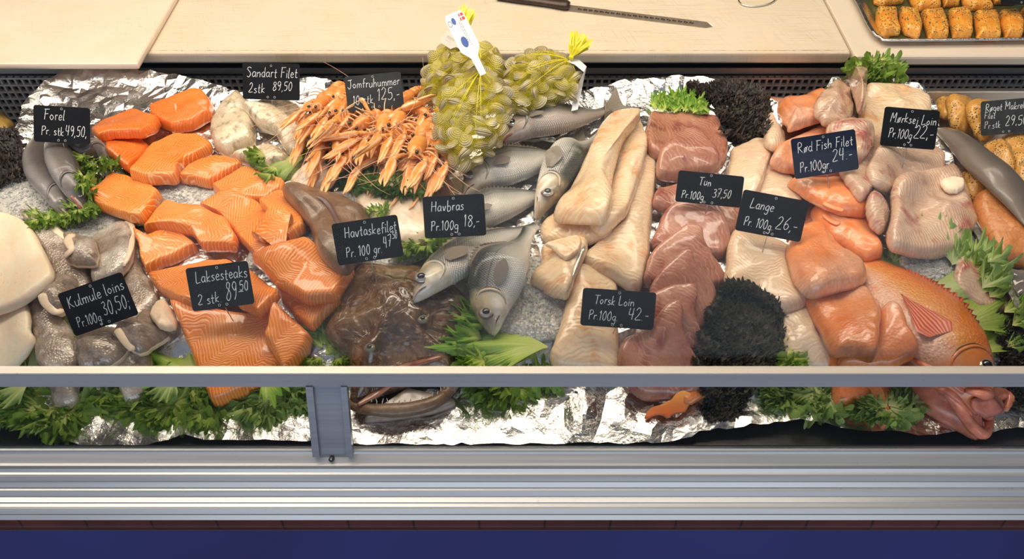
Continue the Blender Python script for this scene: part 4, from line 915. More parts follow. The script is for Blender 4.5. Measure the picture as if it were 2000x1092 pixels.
def sign(quad, lines, label, mat='sign', elev=42, pin=None, lift=0.045, seed=0, name='price_sign', z=None, holes=2):
    """quad: TL, TR, BR, BL in photo pixels; lines: (text, u 0..1, v 0..1 from the bottom, height share)"""
    q = np.array(quad, float); c = q.mean(0)
    low = q[2:].mean(0) if pin is None else np.array(pin)
    g = hit(*low); d = ray(*low)
    # plane through the board: normal leans back from the camera side
    e = math.radians(elev); N_ = np.array([0, -math.cos(e), math.sin(e)])
    base = hit(*low)
    B = base+np.array([0, 0, lift*0.6]) if pin is None else base+np.array([0, 0.0, 0.0])
    if z is not None: B = at(low[0], low[1], z)
    def onp(p):
        dd_ = ray(*p); t_ = np.dot(B-CAM, N_)/np.dot(dd_, N_); return CAM+dd_*t_
    for _ in range(30):
        Wq = [onp(p) for p in q]
        clear = min(float((Wq[0]*(1-u)*(1-v)+Wq[1]*u*(1-v)+Wq[3]*(1-u)*v+Wq[2]*u*v)[2]-hz(*(Wq[0]*(1-u)*(1-v)+Wq[1]*u*(1-v)+Wq[3]*(1-u)*v+Wq[2]*u*v)[:2])) for u in (0, .25, .5, .75, 1) for v in (0, .3, .6, .8, 1))
        if z is not None or clear > .003: break
        B = B+N_*.003
    U_ = (Wq[1]-Wq[0]+Wq[2]-Wq[3]); wd = np.linalg.norm(U_)/2; U_ = U_/np.linalg.norm(U_); V_ = np.cross(N_, U_)
    hh = (np.dot(Wq[0]-Wq[3], V_)+np.dot(Wq[1]-Wq[2], V_))/2
    cc = sum(Wq)/4; O = cc-U_*wd/2-V_*hh/2
    r_ = .0045; pts = []
    for (ax_, ay_, a0) in ((wd-r_, hh-r_, 0), (r_, hh-r_, 90), (r_, r_, 180), (wd-r_, r_, 270)):
        for k in range(6): a = math.radians(a0+18*k); pts.append((ax_+r_*math.cos(a), ay_+r_*math.sin(a)))
    root = empty(name, base if z is None else B); tag(root, label, 'price sign', 'black price signs with chalk writing')
    n = len(pts); V = [O+U_*p[0]+V_*p[1]+N_*o for o in (-.0006, .0006) for p in pts]
    Fc = [tuple(range(n))[::-1], tuple(range(n, 2*n))]+[(k, (k+1) % n, n+(k+1) % n, n+k) for k in range(n)]
    bd_ = add('sign_board', V, Fc, M[mat], root, smooth=False)
    rnd = random.Random(seed+3); mb = MB()
    for (tx, u, v, hs) in lines:
        nxt = .97 if v > .5 else min([l[1] for l in lines if l[1] > u+.1 and abs(l[2]+l[3]/2-v-hs/2) < (l[3]+hs)/2 and l is not None]+[.97])-.02
        sx = min(1.0, (nxt-u)*wd/max(1e-6, text_w(tx, hs*hh)))
        write(mb, O, U_, V_, N_, tx, u*wd, v*hh, hs*hh, rnd, w=.0011 if hs > .2 else .0009, sx=sx, sp=sx)
    (add('chalk_writing', mb.v, mb.f, M['chalk'], bd_, smooth=False) if mb.v else None)
    hb = MB()
    for (u, v) in ((.5, .93), (.44, .07), (.56, .07)):
        p = O+U_*u*wd+V_*v*hh+N_*.0009; V2, F2, U2 = loft([p+(U_*math.cos(a)+V_*math.sin(a))*.0017 for a in np.linspace(0, 2*math.pi, 13)], .00035, 5, up=N_); hb.put(V2, F2)
    add('punched_hole', hb.v, hb.f, M['hole'], bd_)
    a0 = O+U_*.5*wd+V_*.07*hh-N_*.001; 
    # pin drops from the lower holes into the heap
    dn = -V_*.6+np.array([0, 0, -.8]); dn /= np.linalg.norm(dn); k = 0; p = a0.copy()
    while p[2] > float(hz(p[0], p[1]))-.006 and k < 60: p = p+dn*.003; k += 1
    if pin is not None: p = hit(*pin)
    V2, F2, U2 = loft([a0+V_*.01, a0, (a0+p)/2+N_*.0006, p], .0007, 6, up=(1, 0, 0)); add('pin', V2, F2, M['pin'], root)
    return root
# ------------------------------------------------------------------ crushed ice
def ice(px, th, label, seed):
    V, Fc, uv, c = slab_mesh(px, th, seed=seed, n=90, rings=26, dome=.3, lump=.5, jit=1.5, ef=1.6, r=5)
    rs = np.random.RandomState(seed); V = V.copy(); V[:, 2] += rs.normal(0, .0009, len(V))
    splat(V, [f for f in Fc if len(f) <= 4]); nF = len(Fc)
    P = np.array(px, float); lo, hi = P.min(0), P.max(0); VV = V.tolist(); FF = list(Fc); k = 0
    while k < 700:
        q = rs.uniform(lo, hi)
        if not inpoly(P, np.array([q[0]]), np.array([q[1]]))[0]: continue
        w = hit(*q); s = rs.uniform(.0011, .0030); n0 = len(VV); R = Matrix.Rotation(rs.uniform(0, 6), 3, Vector(rs.normal(size=3)))
        for v in ((1, 0, 0), (-1, 0, 0), (0, 1, 0), (0, -1, 0), (0, 0, 1), (0, 0, -1)):
            u = R @ Vector([a*rs.uniform(.6, 1.2) for a in v]); VV.append((w[0]+u[0]*s, w[1]+u[1]*s, w[2]+u[2]*s))
        FF += [(n0+a, n0+b, n0+cc) for a, b, cc in ((0, 2, 4), (2, 1, 4), (1, 3, 4), (3, 0, 4), (2, 0, 5), (1, 2, 5), (3, 1, 5), (0, 3, 5))]; k += 1
    mi = [0]*nF+[1]*(len(FF)-nF); uvx = np.vstack([uv, np.zeros((len(VV)-len(V), 2))])
    o = add('crushed_ice', VV, FF, None, None, uvx, mats=[M['ice'], M['chips']], midx=mi)
    for p in o.data.polygons[nF:]: p.use_smooth = False
    tag(o, label, 'ice', 'crushed ice under the fish', 'stuff')
ice([(-30, 350), (40, 345), (110, 380), (200, 400), (250, 440), (120, 470), (60, 440), (-30, 430)], .012, 'crushed ice at the left edge below the small grey trout', 1)
ice([(290, 350), (340, 330), (420, 350), (450, 400), (400, 430), (330, 420), (280, 440), (240, 420)], .012, 'crushed ice ringed by the salmon pieces', 2)
ice([(560, 400), (690, 370), (840, 380), (880, 470), (800, 510), (640, 520), (520, 500)], .012, 'crushed ice between the monkfish and the langoustines', 3)
ice([(930, 560), (1000, 500), (1130, 520), (1150, 600), (1090, 660), (1020, 665), (940, 650)], .014, 'crushed ice between the lowest seabass and the cod loins', 4)
ice([(1760, 500), (1880, 450), (1925, 500), (1960, 535), (1880, 560), (1800, 560)], .010, 'crushed ice at the right beside the steel tray', 5)
ice([(500, 470), (560, 440), (640, 470), (640, 520), (560, 500), (480, 530)], .010, 'crushed ice showing between salmon and brown monkfish tail', 6)
# ------------------------------------------------------------------ lettuce that lies below everything
GL = 'curly lettuce garnishes'
clump('lettuce_garnish', [(-20, 755), (60, 745), (90, 790), (160, 795), (225, 760), (228, 785), (170, 812), (100, 825), (30, 815), (-20, 800)], 87, 0.0324, 'lettuce', 'green curly lettuce at the bottom left corner behind the low glass', group=GL, seed=21, elev=(-.1, .5), amp=.36, zl=.001)
clump('lettuce_garnish', [(290, 750), (385, 745), (400, 790), (420, 805), (390, 812), (330, 815), (270, 820), (245, 795)], 79, 0.0302, 'lettuce', 'green curly lettuce below the glass rail, left of the big salmon tip', group=GL, seed=22, elev=(-.1, .5), amp=.36, zl=.001)
clump('lettuce_garnish', [(445, 792), (520, 755), (600, 745), (600, 790), (540, 802), (440, 806)], 57, 0.0288, 'lettuce_gr', 'feathery lettuce between the big salmon tip and the grey post', group=GL, seed=23, elev=(-.1, .5), amp=.36, zl=.001)
def bigleaf(name, foot, tip, spread, mat, label, elev=.35, amp=.10, seed=1, lift=.01, n=1, nf=9, fr=True, tooth=.25, group=GL, width=1.0):
    r = random.Random(seed); mb = MB(); w = hit(*foot); w[2] += lift; w2 = hit(*tip); d = w2-w; L = math.hypot(d[0], d[1]); a = math.atan2(d[1], d[0])
    for k in range(n):
        leaf(mb, w+np.array([0, 0, .004*k]), a+r.uniform(-.2, .2)*(k > 0), L*(1-.1*k), spread, elev+.12*k, amp, r, nf=nf, nr=16, na=110, tooth=tooth, droop=.15)
    if fr:                                            # frilled rim: small leaflets along the arc
        for k in range(int(16*spread*width)+6):
            aa = a+(r.uniform(-1, 1))*spread*.95; rr_ = L*r.uniform(.66, .92); q = np.array([w[0]+rr_*math.cos(aa), w[1]+rr_*math.sin(aa), 0]); q[2] = max(float(hz(q[0], q[1])), w[2]+rr_*math.sin(elev*.6)*.7)+.002
            leaf(mb, q, aa+r.gauss(0, .4), L*r.uniform(.16, .30), .9, r.uniform(.3, 1.0), .34, r, nf=11, nr=6, na=34, tooth=.3)
    return tag(mb.go(name, M[mat], None), label, 'lettuce', group)
bigleaf('lettuce_leaf', (70, 762), (15, 800), .8, 'lettuce_gr', 'soft broad lettuce leaf at the far bottom left behind the low glass', seed=35, elev=.15, fr=False, lift=.02)
bigleaf('lettuce_leaf', (350, 752), (320, 800), .8, 'lettuce_gr', 'soft broad lettuce leaf below the rail between hake end and salmon tip', seed=36, elev=.15, fr=False, lift=.02)
bigleaf('lettuce_leaf', (520, 752), (555, 792), .8, 'lettuce_lt', 'light lettuce leaf below the rail just left of the grey post', seed=37, elev=.15, fr=False, lift=.02)
bigleaf('lettuce_leaf', (60, 730), (150, 655), .9, 'lettuce_gr', 'soft green lettuce leaf under the white squid fillets at the left', seed=31)
bigleaf('lettuce_leaf', (385, 745), (300, 690), .9, 'lettuce_lt', 'yellow green lettuce leaf between the hake loins and the biggest salmon', seed=32, fr=False)
clump('lettuce_garnish', [(225, 690), (260, 685), (262, 716), (215, 716)], 19, 0.0158, 'lettuce_dk', 'tiny dark green lettuce sprig between two rolled hake loins', group=GL, seed=33)
clump('lettuce_garnish', [(600, 655), (655, 640), (680, 690), (690, 730), (600, 735), (575, 715)], 64, 0.0216, 'lettuce', 'curly green lettuce between the largest salmon fillet and the monkfish head', group=GL, seed=34, spread=.7)
# ------------------------------------------------------------------ fish and fillets, bottom of the heap first
KB = 'dark curly kale bunches'
GK = 'grey skinned hake loins'; GS_ = 'salmon fillet pieces'; GT = 'tuna slices'; GC = 'cod loins'; GLi = 'ling fillets'; GR = 'redfish fillets'; GM = 'coalfish fillets'; GZ = 'zander fillets'; GW = 'white squid fillets'
# ---- hake
hk = dict(cat='fish fillet', group=GK, edge='hake_meat', jit=1.0, lump=.22, soft=.3, dome=.35)
def rind(o, pts, w=.006, lab='pale flesh edge'):
    if w < .008: return
    w *= .7
    ridge_part(o, 'flesh_edge', pts, w, M['hake_meat'], -.001, label=lab)
o = slab('hake_loin', [(40, 414), (72, 418), (120, 446), (165, 500), (175, 570), (120, 600), (92, 590), (85, 520), (62, 450)], .016, 'hakeskin', 'long grey hake loin below the trout heads, half under the squid', axis=-60, **hk); rind(o, [(48, 418), (90, 436), (132, 470)], .008)
o = slab('hake_loin', [(90, 700), (150, 690), (152, 770), (140, 790), (118, 795), (100, 780)], .020, 'hakeskin', 'rounded grey hake end showing below the glass rail, nearest the left edge', **hk)
o = slab('hake_loin', [(58, 580), (85, 572), (118, 612), (146, 656), (157, 700), (142, 730), (80, 725), (62, 650)], .020, 'hakeskin', 'grey hake loin at the lower left between squid fillets and lettuce', axis=-60, **hk); rind(o, [(118, 614), (146, 660), (154, 712)])
o = slab('hake_loin', [(240, 520), (262, 475), (275, 512), (304, 567), (312, 592), (282, 625), (250, 640), (235, 590)], .018, 'hakeskin', 'grey hake loin running down right of its price sign toward the salmon', axis=-60, **hk)
o = slab('hake_loin', [(180, 470), (224, 438), (252, 434), (262, 455), (258, 510), (240, 535), (215, 550), (182, 548), (180, 505)], .022, 'hakeskin', 'upright grey hake loin with a thick pale edge on its right', axis=80, **hk); rind(o, [(236, 437), (257, 441), (256, 480), (243, 522)], .008)
o = slab('hake_loin', [(124, 461), (146, 456), (184, 468), (188, 512), (160, 518), (126, 507), (134, 486)], .022, 'hakeskin', 'short rolled hake piece with pale torn left end, above its price sign', axis=0, **hk); rind(o, [(146, 458), (134, 470), (140, 486), (128, 505)], .010)
o = slab('hake_loin', [(78, 567), (100, 540), (150, 545), (148, 590), (126, 608), (108, 612), (82, 592)], .024, 'hakeskin', 'hake piece poking out left of the hake price sign', axis=20, **hk); rind(o, [(82, 572), (90, 592), (112, 612), (126, 606)], .010)
o = slab('hake_loin', [(225, 695), (290, 690), (292, 745), (285, 770), (262, 786), (240, 778), (228, 750)], .022, 'hakeskin', 'rounded grey hake end showing below the rail beside the salmon lettuce', **hk)
o = slab('hake_loin', [(154, 660), (205, 640), (240, 643), (252, 680), (230, 704), (200, 722), (160, 724), (147, 690)], .026, 'hakeskin', 'rolled grey hake loin directly below the hake price sign', axis=15, **hk); rind(o, [(156, 662), (150, 690), (160, 716)], .007)
o = slab('hake_loin', [(224, 640), (266, 618), (294, 604), (318, 640), (326, 655), (285, 685), (262, 687), (247, 675)], .030, 'hakeskin', 'large rolled hake loin whose open pale end faces right', axis=30, **hk); rind(o, [(228, 642), (246, 668), (264, 686)], .009)
c_ = slab('hake_end', [(293, 616), (307, 592), (326, 590), (346, 622), (343, 645), (318, 645)], .012, 'hake_meat', 'pale cut hake end beside the left edge of the largest salmon', **hk)
# ---- squid
sq = dict(cat='squid', group=GW)
slab('squid_fillet', [(-40, 615), (0, 612), (50, 592), (62, 620), (62, 648), (72, 665), (60, 688), (20, 722), (-40, 730)], .012, 'squid', 'lower smooth white squid fillet at the left edge with a folded corner', axis=20, **sq)
slab('squid_fillet', [(-40, 430), (0, 418), (38, 425), (68, 455), (86, 490), (107, 535), (96, 556), (52, 592), (0, 612), (-40, 610)], .016, 'squid', 'broad smooth cream squid fillet at the left edge, above the smaller one', axis=30, **sq)
# ---- trout
tf = dict(mat='trout', cat='fish', prof=TROUT, group='small grey trout', fins=False, tail=False, mouth=True)
clump('black_kale', [(-20, 245), (30, 262), (48, 300), (55, 350), (20, 362), (-20, 370)], 360, .0095, 'kale_br', 'dark brownish curly kale at the left edge beside the trout', 'kale', KB, amp=.55, nf=7, na=18, tooth=.45, elev=(-.3, .45), spread=1.7, seed=41, dome=.02)
fish('trout', [(133, 420), (112, 375), (80, 330), (66, 285), (70, 240)], 30, .040, label='long grey trout, leftmost, head down on the lettuce', eye=(.07, .2, .004), dorsal=-1, **tf)
fish('trout', [(152, 390), (138, 355), (122, 318), (108, 270), (100, 235)], 27, .036, label='grey trout with a reddish mouth, in the middle of three under their sign', eye=(.07, .2, .004), dorsal=-1, gap=1, zlift=.004, **tf)
fish('trout', [(218, 332), (190, 306), (160, 285), (130, 262)], 24, .036, label='short trout head peeking right of its sign over the lettuce', eye=(.10, .2, .004), dorsal=1, **tf)
clump('lettuce_garnish', [(68, 422), (120, 428), (185, 405), (188, 425), (150, 440), (80, 442)], 49, 0.0144, 'lettuce', 'thin frill of lettuce curling under the leftmost trout head', group=GL, amp=.4, seed=42)
clump('lettuce_garnish', [(165, 325), (200, 330), (245, 300), (250, 330), (205, 350), (200, 400), (170, 405)], 76, 0.0158, 'lettuce', 'curly lettuce between the trout and the orange salmon pieces', group=GL, amp=.4, seed=43)
# big monkfish
def monk():
    px = [(690, 519), (735, 513), (780, 512), (830, 518), (875, 540), (915, 583), (912, 620), (893, 667), (893, 700), (896, 735), (872, 745), (800, 750), (740, 765), (690, 792), (680, 748), (676, 700), (642, 665), (630, 640), (655, 590)]
    V, Fc, uv, c = slab_mesh(px, .046, seed=5, n=150, rings=44, dome=.55, lump=.14, jit=1.2, ef=1.1, center=(775, 630))
    V[:, 2] += np.maximum(0, V[:, 2]-V[:, 2].min()-.02)*0.10*creases(V[:, 0], V[:, 1], 8, 24)
    def bump_at(p, s, h):
        w = at(p[0], p[1], c[2]+.04); V[:, 2] += h*np.exp(-((V[:, 0]-w[0])**2+(V[:, 1]-w[1])**2)/s**2)*(V[:, 2] > V[:, 2].min()+.01)
    for p, s, h in (((722, 680), .014, .010), ((826, 625), .014, .010), ((775, 600), .03, .006), ((760, 720), .03, -.004), ((840, 690), .02, .006)): bump_at(p, s, h)
    root = empty('monkfish', (c[0], c[1], V[:, 2].min())); tag(root, 'large wet brown monkfish lying head down, its toothed jaw below the rail', 'fish')
    add('body', V, Fc, M['monkskin'], root, uv); splat(V, [f for f in Fc if len(f) <= 4])
    # jaws: floor of the mouth, lower jaw rim with teeth, upper lip
    Vm, Fm, um, _ = slab_mesh([(700, 790), (735, 765), (790, 748), (870, 735), (886, 745), (862, 760), (828, 774), (780, 784), (725, 788)], .016, seed=3, n=60, rings=10, dome=.1)
    add('mouth_floor', Vm, Fm, plain('greyish pink mouth', (0.36, 0.27, 0.21), 0.25, noise=.3, sc=60, coat=.5, sss=.2), root, um); splat(Vm, [f for f in Fm if len(f) <= 4])
    arc = [(682, 792), (700, 804), (745, 808), (800, 805), (850, 792), (880, 768), (896, 740), (900, 700)]
    P = catmull([hit(*p)+np.array([0, 0, .008]) for p in arc], 60); rad = np.interp(np.linspace(0, 1, 60), [0, .3, .7, 1], [.006, .011, .010, .006])
    V2, F2, U2 = loft(P, rad, 14, R2=rad*.9); jaw = add('lower_jaw', V2, F2, M['monktail'], root, U2); splat(V2, [f for f in F2 if len(f) == 4])
    r = random.Random(2); tmat = plain('pale tooth', (0.86, 0.80, 0.68), 0.25)
    for row in range(2):
        for i in range(8, 57, 2):
            if r.random() < .12: continue
            b = P[i]+np.array([0, .006+.004*row, rad[i]*.6]); h = r.uniform(.0035, .008); lean = np.array([r.uniform(-.3, .3), .5, .8])*h
            V2, F2, U2 = loft([b, b+lean*.6, b+lean], [.0009, .0006, .0001], 6, up=(1, 0, 0)); add('tooth', V2, F2, tmat, jaw)
    up = [(690, 760), (735, 735), (790, 718), (850, 702), (888, 688)]
    P = catmull([hit(*p)+np.array([0, 0, .000]) for p in up], 40); rad = np.interp(np.linspace(0, 1, 40), [0, .5, 1], [.004, .0065, .003])
    V2, F2, U2 = loft(P, rad, 10, R2=rad*.7); add('upper_lip', V2, F2, plain('reddish brown lip', (0.30, 0.11, 0.07), 0.25, noise=.3, sc=60, coat=.6), root, U2)
    lp = [(775, 752), (740, 772), (700, 795)]
    P = catmull([hit(*p)+np.array([0, 0, .004]) for p in lp], 24); V2, F2, U2 = loft(P, np.interp(np.linspace(0, 1, 24), [0, .5, 1], [.002, .007, .003]), 10, R2=.0025); add('jaw_fold', V2, F2, plain('pinkish brown skin fold', (0.42, 0.19, 0.12), 0.25, coat=.5), root, U2)
    for p in ((722, 680), (826, 625)):
        w = hit(*p)
        for (nm, rr_, hh, mt, z) in (('eye', .0085, .0045, plain('clouded eye', (0.20, 0.17, 0.11), .08, coat=1), -.001), ('pupil', .0040, .0035, M['eye_b'], .0018)):
            Vv = [(w[0]+rr_*math.cos(i*math.pi/10)*math.cos(k*math.pi/9), w[1]+rr_*math.cos(i*math.pi/10)*math.sin(k*math.pi/9), w[2]+z+hh*math.sin(i*math.pi/10)) for i in range(6) for k in range(18)]
            Ff = [(i*18+k, i*18+(k+1) % 18, (i+1)*18+(k+1) % 18, (i+1)*18+k) for i in range(5) for k in range(18)]
            add(nm, Vv, Ff, mt, root)
    return root
monk()
# ---- salmon
sm = dict(cat='salmon', group=GS_, sharp=True, ef=.28, jit=.5, dome=.12, soft=.35)
def sal(px, lab, th=.020, mat='salmon', axis=0, **k):
    kk = dict(sm); kk.update(k); return slab('salmon_fillet', px, th, mat, lab, axis=axis, **kk)
o = sal([(293, 212), (340, 193), (378, 180), (401, 182), (417, 206), (413, 228), (378, 247), (337, 254), (317, 244), (293, 228)], 'deep orange salmon piece at the back crossed by a pale line', .026, 'salmon_red', 10)
ridge_part(o, 'fat_line', [(341, 192), (344, 212), (350, 240)], .0022, M['lip'], -.0016)
sal([(205, 275), (250, 268), (276, 274), (296, 292), (288, 310), (258, 342), (215, 312)], 'deep orange salmon piece right of the trout, half under another', .022, 'salmon_red', 30)
sal([(181, 262), (199, 244), (263, 219), (317, 241), (308, 257), (282, 270), (224, 272), (196, 278)], 'flat topped salmon piece on the foil right of the trout sign', .022, 'salmon_red', 15)
sal([(186, 395), (205, 363), (221, 345), (288, 356), (318, 379), (282, 432), (256, 431), (192, 410)], 'square salmon piece lying alone on the ice near the trout', .024, 'salmon', 20)
sal([(256, 347), (272, 318), (298, 286), (346, 270), (394, 270), (417, 286), (413, 296), (356, 325), (346, 353), (288, 357)], 'long salmon piece bridging from the square one toward the zander', .026, 'salmon', 35)
sal([(349, 347), (362, 318), (385, 299), (417, 296), (474, 318), (474, 328), (442, 347), (410, 366), (381, 356)], 'salmon piece with a dark rear corner, left of the zander rolls', .024, 'salmon', 35)
sal([(413, 364), (448, 347), (480, 329), (506, 336), (560, 360), (554, 376), (522, 398), (480, 395), (432, 382)], 'salmon piece nearest the green lettuce and pale monkfish medallion', .024, 'salmon', 40)
sal([(395, 410), (450, 386), (508, 402), (565, 472), (535, 488), (508, 508), (468, 468), (430, 425)], 'wide salmon fillet left of a dark seam, above the salmon sign', .022, 'salmon', 50)
sal([(508, 400), (545, 377), (572, 388), (590, 412), (603, 433), (596, 452), (566, 472)], 'rounded salmon fillet touching the brown monkfish tail', .022, 'salmon', -50)
sal([(260, 450), (282, 461), (320, 453), (362, 459), (389, 486), (346, 506), (308, 518), (285, 528), (272, 502), (266, 470)], 'narrow salmon piece beside the grey hake skins', .022, 'salmon', 30)
sal([(282, 448), (308, 416), (327, 398), (352, 406), (397, 411), (449, 440), (471, 481), (465, 497), (397, 488), (378, 461), (336, 451)], 'large curved salmon fillet in front of the open patch of ice', .024, 'salmon', -10)
sal([(511, 509), (530, 492), (560, 473), (580, 476), (594, 493), (575, 515), (535, 525)], 'small salmon corner between the rounded fillet and the widest right one', .018, 'salmon', 40, soft=1.0)
sal([(540, 560), (600, 566), (640, 574), (667, 590), (611, 645), (580, 625), (550, 590)], 'pointed salmon piece touching the monkfish, right of the salmon sign', .022, 'salmon', 30)
sal([(498, 522), (560, 506), (605, 491), (650, 509), (695, 530), (657, 584), (600, 592), (545, 566)], 'broad salmon fillet whose tip reaches the monkfish shoulder', .026, 'salmon', 15)
sal([(334, 594), (374, 600), (460, 615), (503, 618), (537, 596), (575, 625), (530, 668), (556, 714), (535, 735), (489, 764), (429, 791), (415, 790), (398, 750), (381, 710), (364, 668), (350, 632)], 'largest salmon fillet, its tip hanging below the glass rail', .026, 'salmon', 60, center=(455, 680))
sal([(537, 596), (575, 627), (612, 661), (604, 682), (575, 718), (556, 730), (540, 700), (515, 662)], 'salmon slab right of the largest fillet with pale skin along its edge', .028, 'salmon', 60)
sal([(285, 530), (336, 509), (400, 486), (442, 485), (470, 510), (480, 560), (420, 602), (378, 602), (346, 591), (308, 566)], 'salmon fillet under the left half of the salmon sign', .024, 'salmon', 15)
sal([(480, 520), (515, 538), (543, 563), (538, 582), (509, 618), (470, 602), (435, 565)], 'salmon piece under the right half of the salmon sign, grey skin at its tip', .022, 'salmon', 40)
# ---- monkfish tail, medallion, meat
slab('monkfish_meat', [(690, 378), (740, 358), (800, 368), (832, 385), (840, 470), (800, 482), (760, 474), (715, 432)], .028, 'monkmeat', 'pale peeled monkfish meat between the two middle price signs', 'fish fillet', axis=-30, jit=1.0)
slab('monkfish_tail', [(552, 372), (600, 364), (655, 375), (700, 400), (724, 424), (715, 470), (682, 522), (655, 520), (622, 492), (598, 430)], .036, 'monktail', 'brown skinned monkfish tail between the salmon and the monkfish sign', 'fish', axis=-50, dome=.5, jit=1.0)
o = ridge_part(bpy.data.objects['monkfish_tail'], 'back_fin', [(612, 378), (640, 400), (662, 440), (672, 480)], .0045, M['gillline'], -.001)
bigleaf('lettuce_leaf', (1070, 690), (888, 672), .52, 'lettuce_lt', 'large bright green lettuce leaf with a feathery left rim, beside the monkfish', elev=.30, amp=.07, seed=51, n=2, lift=.012, nf=12, tooth=.5, width=1.6)
clump('lettuce_garnish', [(915, 750), (1000, 748), (1080, 745), (1060, 756), (1000, 768), (960, 778)], 49, 0.0245, 'lettuce', 'lettuce tips hanging below the rail right of the monkfish jaw', group=GL, seed=52)
# ---- zander rolls
zn = dict(cat='fish fillet', group=GZ, edge='zander', jit=.6, lump=.15, soft=.3, sharp=True)
slab('zander_fillet', [(462, 200), (490, 165), (520, 165), (580, 190), (560, 215), (500, 220)], .022, 'zander', 'zander fillet mostly hidden behind the zander sign', **zn)
slab('zander_fillet', [(405, 228), (419, 203), (464, 174), (493, 199), (499, 228), (497, 280), (442, 302), (419, 283), (406, 254)], .030, 'zanderskin', 'tall rolled zander fillet at the left of its group', axis=70, **zn)
slab('zander_fillet', [(474, 209), (522, 196), (567, 198), (592, 212), (580, 241), (541, 259), (512, 251), (498, 238)], .028, 'zanderskin', 'rolled zander fillet with dark blotches directly under its sign', axis=60, **zn)
slab('zander_fillet', [(538, 265), (580, 241), (612, 251), (632, 273), (624, 288), (576, 310), (555, 292)], .026, 'zanderskin', 'zander roll touching the langoustines and the lettuce', axis=60, **zn)
slab('zander_fillet', [(448, 302), (496, 280), (538, 265), (560, 289), (557, 304), (519, 326), (496, 317)], .026, 'zanderskin', 'front zander roll lying on the salmon and lettuce', axis=60, **zn)
bigleaf('lettuce_leaf', (610, 305), (505, 335), .35, 'lettuce', 'flat green lettuce leaf in front of the zander rolls', elev=.1, amp=.06, seed=61)
clump('lettuce_garnish', [(600, 295), (660, 280), (700, 300), (720, 335), (710, 375), (665, 365), (650, 320), (600, 310)], 133, 0.0173, 'lettuce_dk', 'dark curly lettuce between the pale medallion and the langoustines', group=GL, amp=.42, seed=62)
clump('lettuce_garnish', [(690, 330), (745, 345), (800, 330), (835, 350), (832, 382), (780, 385), (735, 375), (700, 370)], 152, 0.0173, 'lettuce_dk', 'dark curly lettuce in front of the langoustines, left of the seabass sign', group=GL, amp=.42, seed=63)
slab('monkfish_medallion', [(565, 352), (582, 332), (605, 316), (622, 310), (640, 318), (651, 345), (640, 362), (600, 375), (575, 374)], .030, 'monkmeat', 'small rounded pale monkfish medallion resting on dark lettuce', 'fish fillet', axis=30, dome=.6)
clump('lettuce_garnish', [(775, 482), (800, 484), (860, 470), (895, 476), (880, 500), (820, 505), (785, 505)], 49, 0.0173, 'lettuce', 'curly lettuce above the monkfish, under the seabass sign', group=GL, amp=.4, seed=64)
clump('lettuce_garnish', [(722, 412), (750, 410), (748, 425), (725, 425)], 11, 0.0115, 'lettuce', 'tiny lettuce sprig above the monkfish sign', group=GL, amp=.4, seed=65)
# ---- seabass
bs_ = dict(cat='fish', group='whole seabass')
fish('seabass', [(862, 452), (900, 432), (965, 405), (1030, 378), (1075, 355)], 46, .050, 'bass', 'seabass whose head is hidden behind the seabass sign', eye=None, mouth=False, pect=(.28, -.55, .14, .06), **bs_)
fish('seabass', [(903, 370), (950, 340), (1010, 320), (1070, 298), (1110, 280)], 52, .050, 'bass', 'seabass between the clam bag and the hidden-headed one, mouth shut', eye=(.115, .12, .0105), pect=(.29, -.30, .15, .09), **bs_)
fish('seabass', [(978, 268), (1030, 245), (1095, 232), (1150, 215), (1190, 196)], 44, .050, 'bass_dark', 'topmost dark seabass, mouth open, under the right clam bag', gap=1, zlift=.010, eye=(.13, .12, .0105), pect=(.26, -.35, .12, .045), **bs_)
fish('seabass', [(1048, 412), (1080, 350), (1120, 285), (1165, 235), (1195, 205)], 44, .048, 'bass', 'seabass pointing nose down alongside the cod loins', dorsal=-1, eye=(.12, .10, .0105), pect=(.27, -.30, .15, .09), **bs_)
fish('seabass', [(805, 572), (870, 528), (940, 485), (1000, 450), (1050, 425)], 48, .048, 'bass', 'seabass whose head rests on the monkfish', eye=(.11, .14, .0105), pect=(.28, -.15, .15, .09), tail=False, **bs_)
fish('seabass', [(962, 642), (965, 590), (985, 530), (1012, 475), (1036, 428)], 62, .050, 'bass', 'lowest seabass, nose down on the bright lettuce leaf', eye=(.10, .18, .0105), pect=(.27, -.10, .17, .10), tail=False, **bs_)
# ---- cod
cd_ = dict(cat='fish fillet', group=GC, jit=.9, lump=.10)
slab('cod_loin', [(1130, 520), (1200, 550), (1206, 600), (1211, 680), (1213, 722), (1160, 726), (1095, 722), (1072, 695), (1090, 650), (1107, 590)], .032, 'cod', 'front cod loin under its price sign beside the rail', axis=80, dome=.4, **cd_)
slab('cod_loin', [(1262, 296), (1281, 320), (1276, 400), (1273, 470), (1262, 530), (1245, 563), (1200, 547), (1138, 518), (1152, 488), (1200, 440), (1232, 370), (1245, 320)], .036, 'cod', 'long cod loin at the right, curled over at its lower end', axis=75, dome=.4, center=(1225, 450), **cd_)
slab('cod_loin', [(1055, 440), (1085, 420), (1130, 430), (1190, 430), (1190, 460), (1140, 480), (1100, 474), (1065, 470)], .030, 'cod', 'plump short cod piece below the nose-down seabass', axis=10, dome=.5, **cd_)
slab('cod_loin', [(1222, 252), (1250, 240), (1264, 280), (1258, 325), (1243, 370), (1218, 420), (1175, 452), (1150, 430), (1185, 340)], .034, 'cod', 'middle cod loin between the curled one and the highest', axis=70, dome=.4, **cd_)
